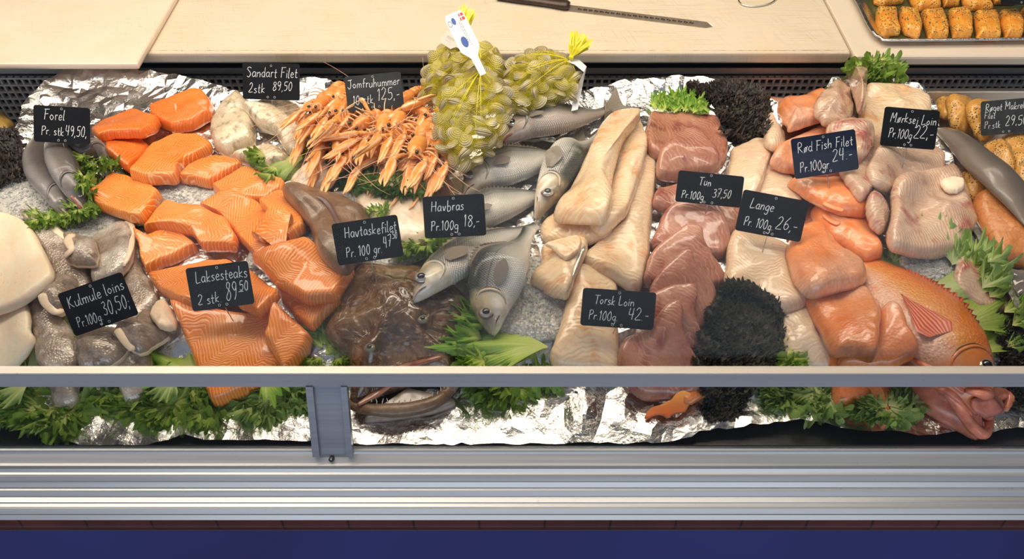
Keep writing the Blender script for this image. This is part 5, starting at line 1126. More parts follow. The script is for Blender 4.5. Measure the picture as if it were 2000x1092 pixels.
slab('cod_loin', [(1175, 250), (1198, 226), (1230, 218), (1253, 222), (1222, 265), (1203, 320), (1194, 365), (1196, 400), (1178, 432), (1130, 434), (1086, 425), (1090, 398), (1130, 345), (1155, 290)], .040, 'cod', 'highest cod loin, lying beside the nose-down seabass', axis=65, dome=.45, center=(1165, 350), **cd_)
o = slab('cod_loin', [(1060, 480), (1100, 468), (1138, 464), (1148, 486), (1128, 530), (1108, 577), (1060, 562), (1036, 545), (1055, 515)], .032, 'cod', 'short cod piece with a torn flap on top, above the ice', axis=70, dome=.4, **cd_)
ridge_part(o, 'silver_strip', [(1142, 478), (1125, 520), (1106, 570)], .0035, M['eye_w'], -.0015)
slab('cod_flap', [(1066, 476), (1100, 466), (1132, 462), (1134, 484), (1110, 506), (1092, 500), (1080, 486)], .007, 'cod', 'thin torn cod flap lying on the short cod piece', **cd_)
# ---- tuna
tn = dict(cat='tuna slice', group=GT, ef=.4, jit=.9, dome=.15)
def tun(px, lab, th=.020, axis=20, **k): kk = dict(tn); kk.update(k); return slab('tuna_slice', px, th, 'tuna', lab, axis=axis, **kk)
tun([(1266, 228), (1290, 223), (1390, 231), (1412, 265), (1424, 290), (1405, 325), (1340, 322), (1268, 300)], 'rear tuna slice just in front of the pale green lettuce', .022, 10)
tun([(1284, 310), (1300, 280), (1330, 260), (1365, 258), (1400, 300), (1402, 335), (1330, 350), (1285, 345)], 'tuna slice leaning on the rear one', .022, 20)
tun([(1277, 372), (1300, 345), (1354, 318), (1396, 331), (1402, 370), (1350, 430), (1282, 405)], 'tuna slice behind the left end of the tuna sign', .022, 30)
tun([(1385, 395), (1440, 402), (1446, 440), (1422, 460), (1395, 440)], 'small tuna end between the tuna and ling signs', .020, 10)
tun([(1275, 483), (1280, 448), (1306, 406), (1355, 383), (1399, 398), (1426, 454), (1421, 495), (1385, 502), (1325, 500)], 'dark tuna slice just below the tuna sign', .024, 35)
tun([(1257, 540), (1275, 490), (1320, 450), (1350, 441), (1372, 450), (1380, 480), (1421, 545), (1392, 564), (1330, 562), (1270, 560)], 'middle tuna slice with a pointed top', .024, 35)
tun([(1268, 575), (1288, 530), (1325, 498), (1350, 495), (1362, 520), (1402, 570), (1372, 642), (1300, 640)], 'tuna slice right of the cod sign, overlapped by the next', .022, 35)
tun([(1262, 590), (1305, 567), (1350, 565), (1362, 580), (1358, 610), (1370, 660), (1362, 702), (1290, 680)], 'rounded tuna slice touching the black kale', .022, 25)
tun([(1208, 722), (1215, 665), (1260, 640), (1312, 606), (1330, 616), (1332, 640), (1350, 680), (1368, 720), (1368, 765), (1320, 778), (1240, 766)], 'lowest tuna slice, running under the glass rail', .024, 25)
# ---- ling
ln_ = dict(cat='fish fillet', group=GLi, jit=.8)
slab('ling_fillet', [(1475, 372), (1500, 312), (1532, 330), (1560, 372), (1565, 410), (1530, 410), (1480, 395)], .022, 'ling', 'ling fillet behind the ling sign, next to the redfish', axis=70, **ln_)
slab('ling_fillet', [(1432, 290), (1488, 272), (1513, 288), (1506, 308), (1480, 378), (1456, 392), (1418, 370), (1425, 310)], .026, 'ling', 'ribbed ling fillet directly below the dark kale', axis=70, dome=.4, **ln_)
slab('ling_fillet', [(1493, 262), (1493, 236), (1505, 222), (1518, 240), (1536, 262), (1533, 284), (1517, 294), (1493, 282)], .026, 'ling', 'curled white ling tail end beside the dark kale', axis=40, dome=.7, **ln_)
slab('ling_fillet', [(1520, 608), (1575, 590), (1602, 640), (1628, 690), (1626, 722), (1585, 720), (1546, 702), (1530, 672)], .030, 'ling', 'folded ling fillet at the rail, right of the black kale', axis=60, dome=.5, **ln_)
slab('ling_fillet', [(1424, 470), (1436, 450), (1500, 462), (1545, 482), (1565, 522), (1582, 562), (1574, 597), (1520, 607), (1470, 582), (1420, 558), (1418, 505)], .034, 'ling', 'thick ling fillet under the ling sign', axis=70, dome=.4, **ln_)
bigleaf('lettuce_leaf', (1800, 600), (1760, 478), .75, 'lettuce_gr', 'upper lettuce leaf behind the whole redfish', elev=.08, amp=.05, lift=.001, seed=73, n=2, tooth=.3)
bigleaf('lettuce_leaf', (1800, 612), (1900, 510), .5, 'lettuce_gr', 'soft green lettuce leaf spreading right from the redfish back', elev=.4, amp=.10, seed=74, tooth=.3)
bigleaf('lettuce_leaf', (1860, 655), (1955, 590), .6, 'lettuce', 'lower lettuce leaf between redfish head and the right kale', elev=.35, amp=.10, seed=75, tooth=.4)
bigleaf('lettuce_leaf', (1895, 700), (1968, 652), .5, 'lettuce', 'lowest lettuce leaf by the redfish head at the right', elev=.3, amp=.10, seed=76, tooth=.4)
def redfish():
    thr = slab_mesh([(1765, 690), (1840, 735), (1905, 785), (1922, 830), (1914, 853), (1870, 832), (1800, 782)], .030, seed=4, n=60, rings=12, dome=.5); splat(thr[0], [f for f in thr[1] if len(f) <= 4])
    root, S_, dat = fish('redfish', [(1932, 786), (1890, 728), (1838, 665), (1775, 590), (1715, 520), (1660, 462)], 84, .070, 'redfish', 'big whole orange redfish, its gaping head below the rail', 'fish', dorsal=-1, prof=RED, eye=(.15, .12, .013), mouth=False, fins=True, tail=False, pect=(.33, -.42, .28, .17), fin='redfin')
    # gaping jaws
    for nm, pts, ra, mt in (('upper_jaw', [(1880, 770), (1915, 775), (1950, 775), (1966, 785), (1960, 805)], .009, 'redlip'), ('lower_jaw', [(1800, 765), (1850, 795), (1895, 838), (1918, 852), (1925, 822), (1915, 792)], .008, 'redlip')):
        P = catmull([hit(*p)+np.array([0, 0, .006]) for p in pts], 40); rad = ra*np.interp(np.linspace(0, 1, 40), [0, .2, .8, 1], [.35, 1, 1, .4]); V2, F2, U2 = loft(P, rad, 12, R2=rad*1.1); add(nm, V2, F2, M[mt], root, U2)
    Vm, Fm, um, _ = slab_mesh([(1895, 785), (1925, 775), (1958, 782), (1962, 800), (1940, 815), (1920, 815)], .006, seed=3, n=40, rings=8); add('mouth_hollow', Vm, Fm, M['mouth'], root, um)
    add('throat', thr[0], thr[1], M['redlip'], root, thr[2])
    for a_, b_ in (((1790, 752), (1895, 812)), ((1775, 705), (1880, 770))):
        P = catmull([hit(*a_), hit((a_[0]+b_[0])/2+6, (a_[1]+b_[1])/2-4), hit(*b_)], 20); V2, F2, U2 = loft(P, np.interp(np.linspace(0, 1, 20), [0, .5, 1], [.003, .008, .004]), 10, R2=.004); add('gill_plate', V2, F2, M['redlip'], root, U2)
redfish()
# ---- redfish fillets
rd = dict(cat='fish fillet', group=GR, jit=.8, lump=.2, soft=.4)
slab('redfish_fillet', [(1510, 300), (1555, 265), (1610, 245), (1665, 236), (1678, 260), (1672, 330), (1560, 335), (1512, 322)], .026, 'redskin2', 'redfish fillet hidden behind the redfish sign', axis=10, **rd)
slab('redfish_fillet', [(1485, 182), (1514, 186), (1585, 205), (1620, 228), (1612, 250), (1562, 267), (1535, 275), (1530, 255), (1504, 224)], .028, 'redskin2', 'smooth orange redfish fillet at the back beside the kale', axis=-20, dome=.5, **rd)
slab('redfish_fillet', [(1625, 690), (1700, 694), (1772, 716), (1777, 765), (1762, 778), (1650, 777), (1632, 740)], .028, 'redskin2', 'lowest redfish fillet, passing under the glass rail', axis=0, **rd)
slab('redfish_fillet', [(1640, 700), (1700, 640), (1722, 640), (1745, 675), (1768, 722), (1720, 728)], .020, 'redskin2', 'thin pinkish redfish piece along the whole redfish belly', axis=-50, **rd)
slab('redfish_fillet', [(1574, 580), (1640, 562), (1692, 555), (1715, 598), (1722, 620), (1715, 660), (1706, 702), (1660, 694), (1625, 690), (1600, 640), (1582, 604)], .026, 'redskin', 'scaly redfish fillet in front, beside the whole fish fin', axis=10, **rd)
o = slab('redfish_fillet', [(1585, 405), (1615, 425), (1660, 420), (1690, 428), (1716, 470), (1723, 498), (1690, 503), (1655, 482), (1610, 458)], .028, 'redskin2', 'curled redfish fillet with a rolled left end', axis=-25, **rd)
ridge_part(o, 'rolled_edge', [(1608, 418), (1622, 432), (1640, 440)], .006, M['redskin2'], -.001)
slab('redfish_fillet', [(1538, 478), (1560, 440), (1600, 428), (1645, 468), (1690, 508), (1694, 545), (1640, 562), (1587, 575), (1555, 545), (1540, 505)], .034, 'redskin', 'big orange redfish fillet with clear scales in the middle', axis=-20, dome=.5, **rd)
o = slab('redfish_fillet', [(1548, 338), (1640, 328), (1690, 358), (1709, 395), (1690, 420), (1650, 420), (1632, 414), (1600, 395), (1568, 368)], .030, 'redskin2', 'redfish fillet just below the redfish sign, its front edge rolled', axis=-15, dome=.4, **rd)
ridge_part(o, 'rolled_edge', [(1605, 398), (1625, 410), (1648, 416)], .006, M['redskin2'], -.001)
# ---- whole redfish
clump('lettuce_garnish', [(1500, 758), (1560, 755), (1618, 762), (1628, 786), (1590, 796), (1520, 782)], 64, 0.0245, 'lettuce_gr', 'lettuce below the rail between black kale and the lowest redfish fillet', group=GL, seed=71, elev=(-.1, .4), amp=.34, zl=.001)
clump('lettuce_garnish', [(1675, 797), (1720, 792), (1782, 784), (1780, 800), (1745, 810), (1700, 806)], 49, 0.0245, 'lettuce_gr', 'lettuce on foil below the rail beside the big redfish jaw', group=GL, seed=72, elev=(-.1, .4), amp=.34, zl=.001)
# tail of another redfish under the tuna
rt = slab('redfish_tail', [(1260, 814), (1268, 799), (1300, 786), (1328, 766), (1350, 776), (1340, 800), (1322, 806), (1305, 815), (1285, 809)], .004, 'orangefin', 'orange redfish tail fin on the foil below the lowest tuna', 'fish tail', jit=1.0)
ridge_part(rt, 'tail_stem', [(1335, 785), (1360, 768), (1385, 760)], .011, M['redskin'], -.004, label='scaly orange tail stem')
# ---- coalfish
cm = dict(cat='fish fillet', group=GM, jit=1.0, lump=.32)
clump('lettuce_garnish', [(1655, 150), (1690, 135), (1720, 130), (1760, 165), (1720, 170), (1680, 165)], 76, 0.0216, 'lettuce', 'lettuce tuft standing at the back behind the coalfish', group=GL, seed=81, dome=.035, elev=(.1, .9))
slab('coalfish_fillet', [(1680, 182), (1700, 168), (1760, 164), (1800, 174), (1819, 195), (1810, 225), (1740, 260), (1700, 285), (1678, 260)], .034, 'cod', 'pale thick coalfish fillet at the very back', axis=60, **cm)
slab('coalfish_fillet', [(1588, 205), (1620, 168), (1640, 158), (1662, 180), (1664, 235), (1640, 250), (1605, 235)], .034, 'coal', 'reddish coalfish fillet behind the redfish sign, standing up', axis=60, dome=.5, **cm)
slab('coalfish_fillet', [(1640, 158), (1665, 148), (1680, 158), (1684, 190), (1682, 225), (1668, 238), (1660, 200)], .034, 'coal', 'narrow upright pink coalfish strip beside the back lettuce', axis=80, dome=.7, **cm)
slab('coalfish_fillet', [(1640, 300), (1690, 285), (1720, 290), (1720, 340), (1690, 390), (1665, 372), (1640, 335)], .024, 'coal', 'shiny coalfish fillet right of the redfish sign', axis=50, **cm)
slab('coalfish_fillet', [(1618, 240), (1680, 226), (1706, 238), (1713, 265), (1697, 298), (1672, 318), (1655, 300)], .028, 'coal', 'coalfish fillet curling round a hollow left of the coalfish sign', axis=10, dome=.6, **cm)
slab('coalfish_fillet', [(1700, 310), (1720, 288), (1800, 288), (1836, 300), (1840, 350), (1800, 372), (1730, 378), (1690, 350)], .026, 'coal', 'coalfish fillet under the coalfish sign', axis=40, **cm)
slab('coalfish_fillet', [(1698, 378), (1735, 372), (1742, 430), (1718, 458), (1698, 440)], .022, 'coal', 'small coalfish end beside the curled redfish fillet', axis=70, **cm)
slab('coalfish_fillet', [(1868, 505), (1900, 500), (1975, 524), (1982, 600), (1965, 615), (1905, 595), (1868, 560)], .018, 'coal', 'brownish coalfish fillet at the right, behind the lettuce', axis=20, **cm)
slab('coalfish_fillet', [(1740, 365), (1765, 345), (1850, 343), (1900, 368), (1923, 395), (1906, 440), (1882, 482), (1860, 502), (1800, 504), (1738, 475), (1742, 410)], .034, 'coal', 'largest coalfish fillet, folded and glistening, at the right', axis=30, dome=.3, fold=.007, foldax=70, **cm)
slab('coalfish_flap', [(1838, 352), (1860, 346), (1880, 352), (1882, 368), (1862, 376), (1842, 366)], .010, 'squid', 'smooth pale round flap on top of the largest coalfish fillet', **cm)
# ---- kale bunches
clump('black_kale', [(1345, 168), (1400, 175), (1480, 180), (1498, 215), (1495, 262), (1440, 275), (1415, 265), (1395, 210), (1350, 185)], 840, .0095, 'kale_br', 'round dark brown curly kale bunch at the back by the tuna', 'kale', KB, amp=.55, nf=7, na=18, tooth=.45, elev=(-.3, .45), spread=1.7, seed=91, dome=.03)
bigk = clump('black_kale', [(1418, 560), (1445, 560), (1480, 575), (1520, 620), (1528, 660), (1505, 715), (1470, 760), (1430, 815), (1385, 815), (1368, 750), (1362, 690), (1385, 620)], 1320, .0095, 'kale', 'large black curly kale bunch at the rail between tuna and ling', 'kale', KB, amp=.55, nf=7, na=18, tooth=.45, elev=(-.3, .45), spread=1.7, seed=92, dome=.03)
clump('black_kale', [(1955, 640), (1985, 590), (2030, 585), (2030, 720), (1960, 720)], 360, .0095, 'kale_br', 'dark kale at the right edge beside the redfish head', 'kale', KB, amp=.55, nf=7, na=18, tooth=.45, elev=(-.3, .45), spread=1.7, seed=93, dome=.02)
clump('black_kale', [(1975, 755), (2030, 745), (2030, 800), (1985, 795)], 120, .0095, 'kale', 'bit of black kale at the right edge below the rail', 'kale', KB, amp=.55, nf=7, na=18, tooth=.45, elev=(-.3, .45), spread=1.7, seed=94)
clump('lettuce_garnish', [(1495, 700), (1520, 678), (1548, 695), (1550, 730), (1495, 735)], 26, 0.0216, 'lettuce', 'lettuce sprig at the foot of the black kale by the rail', group=GL, seed=95)
clump('lettuce_garnish', [(1272, 222), (1285, 200), (1340, 195), (1385, 210), (1390, 228), (1330, 226)], 114, 0.0216, 'lettuce_lt', 'light feathery lettuce standing behind the rear tuna slice', group=GL, seed=96, spread=.45, out=1.5, elev=(.4, 1.1), amp=.3)
slab('yellow_smoked_piece', [(-20, 225), (8, 220), (26, 238), (20, 256), (-20, 262)], .020, 'cheese', 'small yellow smoked piece cut off by the left edge', 'fish fillet', sharp=True)
# ------------------------------------------------------------------ langoustines
def build_lang():
    root = empty('langoustine', (0, 0, 0))
    A = lambda nm, L, mt, par=root: add(nm, L[0], L[1], M[mt], par, L[2])
    # carapace, head forward = +x
    s = np.linspace(0, 1, 14); P = np.c_[-.005+.058*s, np.zeros(14), .013+.001*np.sin(s*3)]; r = np.interp(s, [0, .15, .5, .8, .92, 1], [.007, .0115, .0125, .0095, .005, .0015])
    car = A('carapace', loft(P, r, 16, R2=r*1.05), 'lang'); 
    P = np.c_[.048+.022*np.linspace(0, 1, 6), np.zeros(6), .016+.004*np.linspace(0, 1, 6)**2]; A('rostrum', loft(P, np.linspace(.003, .0004, 6), 8), 'lang', car)
    # abdomen of six overlapping rings curling down
    V = []; Fc = []; U = []; p = np.array([-.005, 0, .013]); a = math.pi
    tail = MB()
    for k in range(6):
        a2 = a+.16+.05*k; d0 = np.array([math.cos(a), 0, -math.sin(a)*-1*0+math.sin(a)]); L = .0098
        q = p+np.array([math.cos(a), 0, math.sin(a)])*L; rr_ = .0112-.0008*k
        Pp = np.array([p+(q-p)*t_ for t_ in np.linspace(-.12, 1.05, 6)]); rad = rr_*np.array([.80, .98, 1.05, 1.05, 1.0, .86]); l = loft(Pp, rad, 14, R2=rad*.92); tail.put(*l); p = q; a = a2
    tl = A('abdomen', (tail.v, tail.f, tail.u), 'lang')
    fan = MB()
    for k in (-2, -1, 0, 1, 2):
        b = k*.42; q = p+np.array([math.cos(a)*.02*math.cos(b), .019*math.sin(b), math.sin(a)*.02*math.cos(b)]); fan.put(*loft([p, (p+q)/2, q], [.003, .0052, .0035], 8, R2=[.0012, .001, .0006]))
    A('tail_fan', (fan.v, fan.f, fan.u), 'lang')
    for sy in (1, -1):
        y = .0065*sy; e = loft([(.046, y, .019), (.049, y*1.15, .0205), (.0525, y*1.3, .0205)], [.0012, .0030, .0022], 12); A('eye', e, 'eye_b')
        # claw arm and long slender claw
        arm = loft([(.036, .008*sy, .010), (.052, .020*sy, .012), (.066, .022*sy, .014)], [.0026, .0036, .0042], 10); cl = A('claw_arm', arm, 'lang')
        c0 = np.array([.066, .022*sy, .014]); dr = np.array([1, -.10*sy, -.04]); dr /= np.linalg.norm(dr)
        pal = loft([c0+dr*t_ for t_ in (0, .006, .018, .034, .046, .060, .072)], [.0035, .0064, .0080, .0074, .0046, .0030, .0008], 16, R2=[.003, .0052, .0062, .0056, .0034, .0024, .0006], up=(0, 0, 1)); A('claw', pal, 'claw', cl)
        c1 = c0+dr*.034+np.array([0, .0055*sy, .001]); d2 = dr+np.array([0, .05*sy, .02]); fg = loft([c1, c1+d2*.014, c1+d2*.028, c1+d2*.037+np.array([0, -.003*sy, 0])], [.0036, .0034, .0024, .0006], 10); A('claw_finger', fg, 'claw', cl)
        an = np.array([(.054, .004*sy, .018), (.075, .014*sy, .026), (.10, .036*sy, .026), (.125, .066*sy, .016), (.135, .09*sy, .008)]); A('antenna', loft(catmull(an, 20), np.linspace(.0006, .0003, 20), 5), 'antenna')
        for k in range(3):
            x0 = .028-.011*k; lg = np.array([(x0, .008*sy, .009), (x0+.006, .024*sy, .014), (x0+.014-.008*k, .038*sy, .006), (x0+.022-.012*k, .046*sy, .001)]); A('leg', loft(catmull(lg, 12), np.linspace(.0018, .0007, 12), 6), 'legs')
    return root
LG = build_lang(); tag(LG, None, 'langoustine', 'langoustines heaped on ice')
note_children(LG)
# (pixel of carapace, heading in degrees in the photo plane, roll, pitch, scale, height)
LANG = [(640, 205, 250, 20, 5, .9, 0), (650, 185, 255, -30, 0, .9, 0), (668, 215, 255, 40, 0, .95, .004), (640, 240, 262, -10, -4, 1.0, .002), (632, 215, 268, 20, 0, .9, .01), (805, 195, 240, 30, 0, .9, 0), (805, 220, -40, 20, 0, .95, .003), (835, 255, 250, -20, 0, .95, 0),
        (640, 262, 285, 60, 5, 1.0, .004), (672, 275, 262, -20, 0, 1.0, .006), (690, 246, 255, 150, 8, 1.0, .012), (728, 246, 236, -25, 0, 1.0, .012), (722, 262, 30, 160, 0, .95, .006), (760, 252, 265, 25, 0, 1.0, .014), (785, 240, 262, 0, 0, 1.0, .010), (775, 275, 200, 140, 0, .95, .004),
        (668, 290, -95, 30, 0, .95, 0), (705, 300, 262, 15, 0, 1.0, .008), (742, 305, -6, 40, 0, 1.0, .010), (770, 312, 70, -20, 0, .95, .004), (800, 275, 240, 170, 5, 1.0, .014), (822, 300, 262, 0, 8, 1.15, .012), (866, 296, 262, 20, 0, 1.0, .004), (846, 306, 262, -20, 0, 1.0, .008),
        (720, 318, 10, 20, 0, 1.0, .002), (835, 340, 250, 160, 0, .9, .0), (838, 325, 255, 30, 0, 1.0, .0), (800, 318, 250, -40, 0, .9, .002), (690, 215, 255, 20, 0, .9, .010), (682, 190, 250, 80, 0, .85, .010), (850, 280, 262, 30, 0, .95, .008), (745, 275, 120, 130, 0, .95, .012)]
LLAB = 'orange langoustine lying in the heap beside the zander and the clam bags'
_special = {21: 'langoustine facing the viewer with a dark eye above the lettuce, head down', 25: 'langoustine at the lower right end of the heap beside the seabass', 18: 'langoustine whose pale claw lies level across the middle of the heap', 24: 'langoustine at the front of the heap with its dark eye just above the lettuce'}
hpoly = at_arr([(590, 190), (680, 170), (860, 190), (885, 320), (880, 350), (830, 355), (700, 335), (610, 290)], .83)[:, :2]
m_ = inpoly(hpoly, GXX, GYY); H[m_] = np.maximum(H[m_], 0)+.020
hp2 = at_arr([(630, 200), (850, 200), (870, 300), (800, 310), (680, 290)], .85)[:, :2]; m_ = inpoly(hp2, GXX, GYY); H[m_] += .018
def put_lang(o, px, py, hd, roll, pit, s, z):
    w = hit(px, py); o.location = w+np.array([0, 0, z-.004]); o.rotation_euler = (math.radians(roll)*.45, math.radians(-pit-6), math.radians(hd)); s *= 1.08; o.scale = (s, s, s)
for i, a in enumerate(LANG):
    o = LG if i == 0 else copy_tree(LG)
    o['label'] = _special.get(i, LLAB); put_lang(o, *a)
H[inpoly(hpoly, GXX, GYY)] += .016
# ------------------------------------------------------------------ clam bags
def clam_mesh():
    V = []; Fc = []; U = []; n = 26; m = 9; rings = []
    for sgn in (1, -1):
        for j in range(m+1):
            q = j/m                                  # 0 rim .. 1 umbo
            for k in range(n):
                a = 2*math.pi*k/n; R = 1.0+.07*math.cos(2*a)-.10*max(0, math.sin(a))
                x = math.cos(a)*R*(1-q); y = math.sin(a)*R*.88*(1-q)+.52*q
                z = sgn*(.50*math.sin(q*math.pi/2)**.75*(1-.25*q)+.016*math.cos(q*26)*(q < .8))
                V.append((x*.0145, y*.0145, z*.0145)); U.append((1-q, k/n))
    for s in (0, 1):
        o = s*(m+1)*n
        for j in range(m):
            for k in range(n):
                f = (o+j*n+k, o+j*n+(k+1) % n, o+(j+1)*n+(k+1) % n, o+(j+1)*n+k); Fc.append(f if s == 0 else f[::-1])
        Fc.append(tuple(o+m*n+k for k in range(n)) if s == 0 else tuple(o+m*n+k for k in range(n))[::-1])
    me = bpy.data.meshes.new('clam'); me.from_pydata(V, [], Fc); l = me.uv_layers.new(name='UVMap'); li = np.zeros(len(me.loops), int); me.loops.foreach_get('vertex_index', li)
    l.data.foreach_set('uv', np.array(U)[li].astype(np.float32).ravel()); me.polygons.foreach_set('use_smooth', [True]*len(me.polygons)); me.materials.append(M['clam']); me.update(); return me
CLM = clam_mesh()
def bag(px, depth, z0, seed, label, where, ncl, neck, tuft=None, size=1.0):
    """px: outline in photo pixels of the filled bag; a lens shaped sack of clams under yellow net"""
    px = np.array(px, float); zc = z0+depth*.45
    # the sack leans: build it on a plane facing up and a little towards the street
    cpx = px.mean(0); Cc = at(cpx[0], cpx[1], zc); N_ = np.array([0, -math.sin(math.radians(32)), math.cos(math.radians(32))]); U_ = np.array([1., 0, 0]); V_ = np.cross(N_, U_)
    def onp(p, o=0.0):
        d_ = ray(*p); t_ = np.dot(Cc+N_*o-CAM, N_)/np.dot(d_, N_); w = CAM+d_*t_-Cc; return np.array([w.dot(U_), w.dot(V_)])
    n = 72; B = np.array([onp(p) for p in catmull(px, n, True)]); m = 12
    th = np.arctan2(B[:, 1], B[:, 0]); Rb = np.hypot(B[:, 0], B[:, 1])
    def surf(q, k, side):                          # q: 1 rim .. 0 middle
        p = B[k % n]*q; h = side*depth*.5*math.sqrt(max(0, 1-q**2.6))*(1+.10*math.sin(k*.7+q*9)); 
        return Cc+U_*p[0]+V_*p[1]+N_*h
    root = empty('clam_bag', Cc-np.array([0, 0, depth*.5])); tag(root, label, 'bag of clams', 'yellow net bags of clams')
    V = []; U = []; Fc = []
    for side in (1, -1):
        for j in range(m+1):
            q = math.cos(j/m*math.pi/2)
            for k in range(n): V.append(surf(q, k, side)); p = B[k]*q; U.append((p[0], p[1]))
    for s in (0, 1):
        o = s*(m+1)*n
        for j in range(m):
            for k in range(n):
                f = (o+j*n+k, o+j*n+(k+1) % n, o+(j+1)*n+(k+1) % n, o+(j+1)*n+k); Fc.append(f if s == 0 else f[::-1])
    net = add('net', V, Fc, M['net'], root, U)
    # gathers near the neck
    nk = onp(neck[0]); nkw = Cc+U_*nk[0]+V_*nk[1]+N_*depth*.25; r = random.Random(seed)
    for k in range(8):
        a = r.uniform(0, 6.28); kk = r.randrange(n); pts = []
        for t_ in np.linspace(0, .75, 7):
            q_ = nk*(1-t_)+B[kk]*.93*t_; kq = int(round((math.atan2(q_[1], q_[0])-0)/(2*math.pi)*n))
            j = int(np.argmin(np.abs(np.angle(np.exp(1j*(th-math.atan2(q_[1], q_[0]))))))); qq = min(.97, np.hypot(*q_)/Rb[j]); w = Cc+U_*q_[0]+V_*q_[1]+N_*(depth*.5*math.sqrt(max(0, 1-qq**2.6))+.0012); pts.append(w)
        l = loft(catmull(pts, 16), np.linspace(.0010, .0003, 16), 5); add('net_gather', l[0], l[1], M['tuft'], net)
    # clams packed just below the net
    rs = np.random.RandomState(seed); placed = []; tries = 0
    while len(placed) < ncl and tries < 9000:
        tries += 1; k = rs.randint(n); q = math.sqrt(rs.uniform(0, 1))*.96; p = B[k]*q
        h = depth*.5*math.sqrt(max(0, 1-q**2.6))-.0105*size
        if h < -.009: continue
        h = max(h, 0.0)
        w = Cc+U_*p[0]+V_*p[1]+N_*h
        if any(np.linalg.norm(w-x) < .0198*size*(.86 if tries > 5000 else 1) for x in placed): continue
        placed.append(w)
    cl0 = None
    for i, w in enumerate(placed):
        o = bpy.data.objects.new('clam', CLM); COL.objects.link(o); o.location = w; s = rs.uniform(.85, 1.2)*size; o.scale = (s, s, s*rs.uniform(1.05, 1.3))
        o.rotation_euler = (math.radians(32)+rs.normal(0, .42), rs.normal(0, .42), rs.uniform(0, 6.28)); tag(o, 'small ridged clam '+where, 'clam', 'clams '+where)
    # dark mass of the clams deeper in the sack
    return root, net, nkw, (Cc, U_, V_, N_, onp)
back_b = bag([(842, 110), (870, 90), (910, 86), (950, 88), (975, 100), (986, 130), (990, 165), (960, 200), (900, 215), (830, 214), (820, 190), (832, 145)], .085, .865, 3, 'yellow net bag of clams standing at the back against the board', 'in the rear yellow net bag', 46, [(905, 88)])
right_b = bag([(985, 150), (1000, 122), (1035, 107), (1075, 101), (1100, 115), (1126, 140), (1132, 170), (1120, 192), (1080, 205), (1040, 222), (1005, 222), (990, 195)], .080, .875, 4, 'yellow net bag of clams at the right with its tuft pointing right', 'in the right yellow net bag', 48, [(1112, 125)])
front_b = bag([(850, 200), (868, 168), (905, 145), (945, 138), (980, 165), (994, 200), (994, 235), (978, 275), (950, 305), (915, 332), (895, 328), (872, 300), (850, 255)], .085, .885, 5, 'fullest yellow net bag of clams, in front with the white card', 'in the front yellow net bag', 96, [(940, 150)])
def tuft(b, px0, px1, name, seed, wide=.6, nst=44, z=.02):
    root, net, nk, (Cc, U_, V_, N_, onp) = b; r = random.Random(seed); p0 = Cc+U_*onp(px0)[0]+V_*onp(px0)[1]+N_*z; p1 = Cc+U_*onp(px1)[0]+V_*onp(px1)[1]+N_*z; mb = MB(); d = p1-p0; L = np.linalg.norm(d); side = np.cross(d/L, N_)
    for k in range(nst):
        a = r.uniform(-1, 1)*wide; t_ = r.uniform(.65, 1.05); e = p0+d*t_*math.cos(a)+side*L*math.sin(a)*t_+N_*r.uniform(-.010, .012); mid = (p0+e)/2+N_*r.uniform(-.004, .006)+side*r.uniform(-.003, .003)
        w_ = r.uniform(.0005, .0014); s2 = side*w_; mb.put([p0-s2*.3, p0+s2*.3, mid+s2, mid-s2, e+s2*1.4, e-s2*1.4], [(0, 1, 2, 3), (3, 2, 4, 5)])
    o = add(name, mb.v, mb.f, M['tuft'], root, smooth=False)
    l = loft([p0-d*.03, p0+d*.06], [.005, .005], 12, up=N_); add('tie', l[0], l[1], M['tuft'], root)
tuft(right_b, (1113, 125), (1135, 82), 'net_tuft', 1, .55, 130, .025); tuft(back_b, (900, 90), (912, 28), 'net_tuft', 2, .28, 90, .02); tuft(front_b, (938, 150), (930, 120), 'net_tuft', 3, .35, 40, .036)
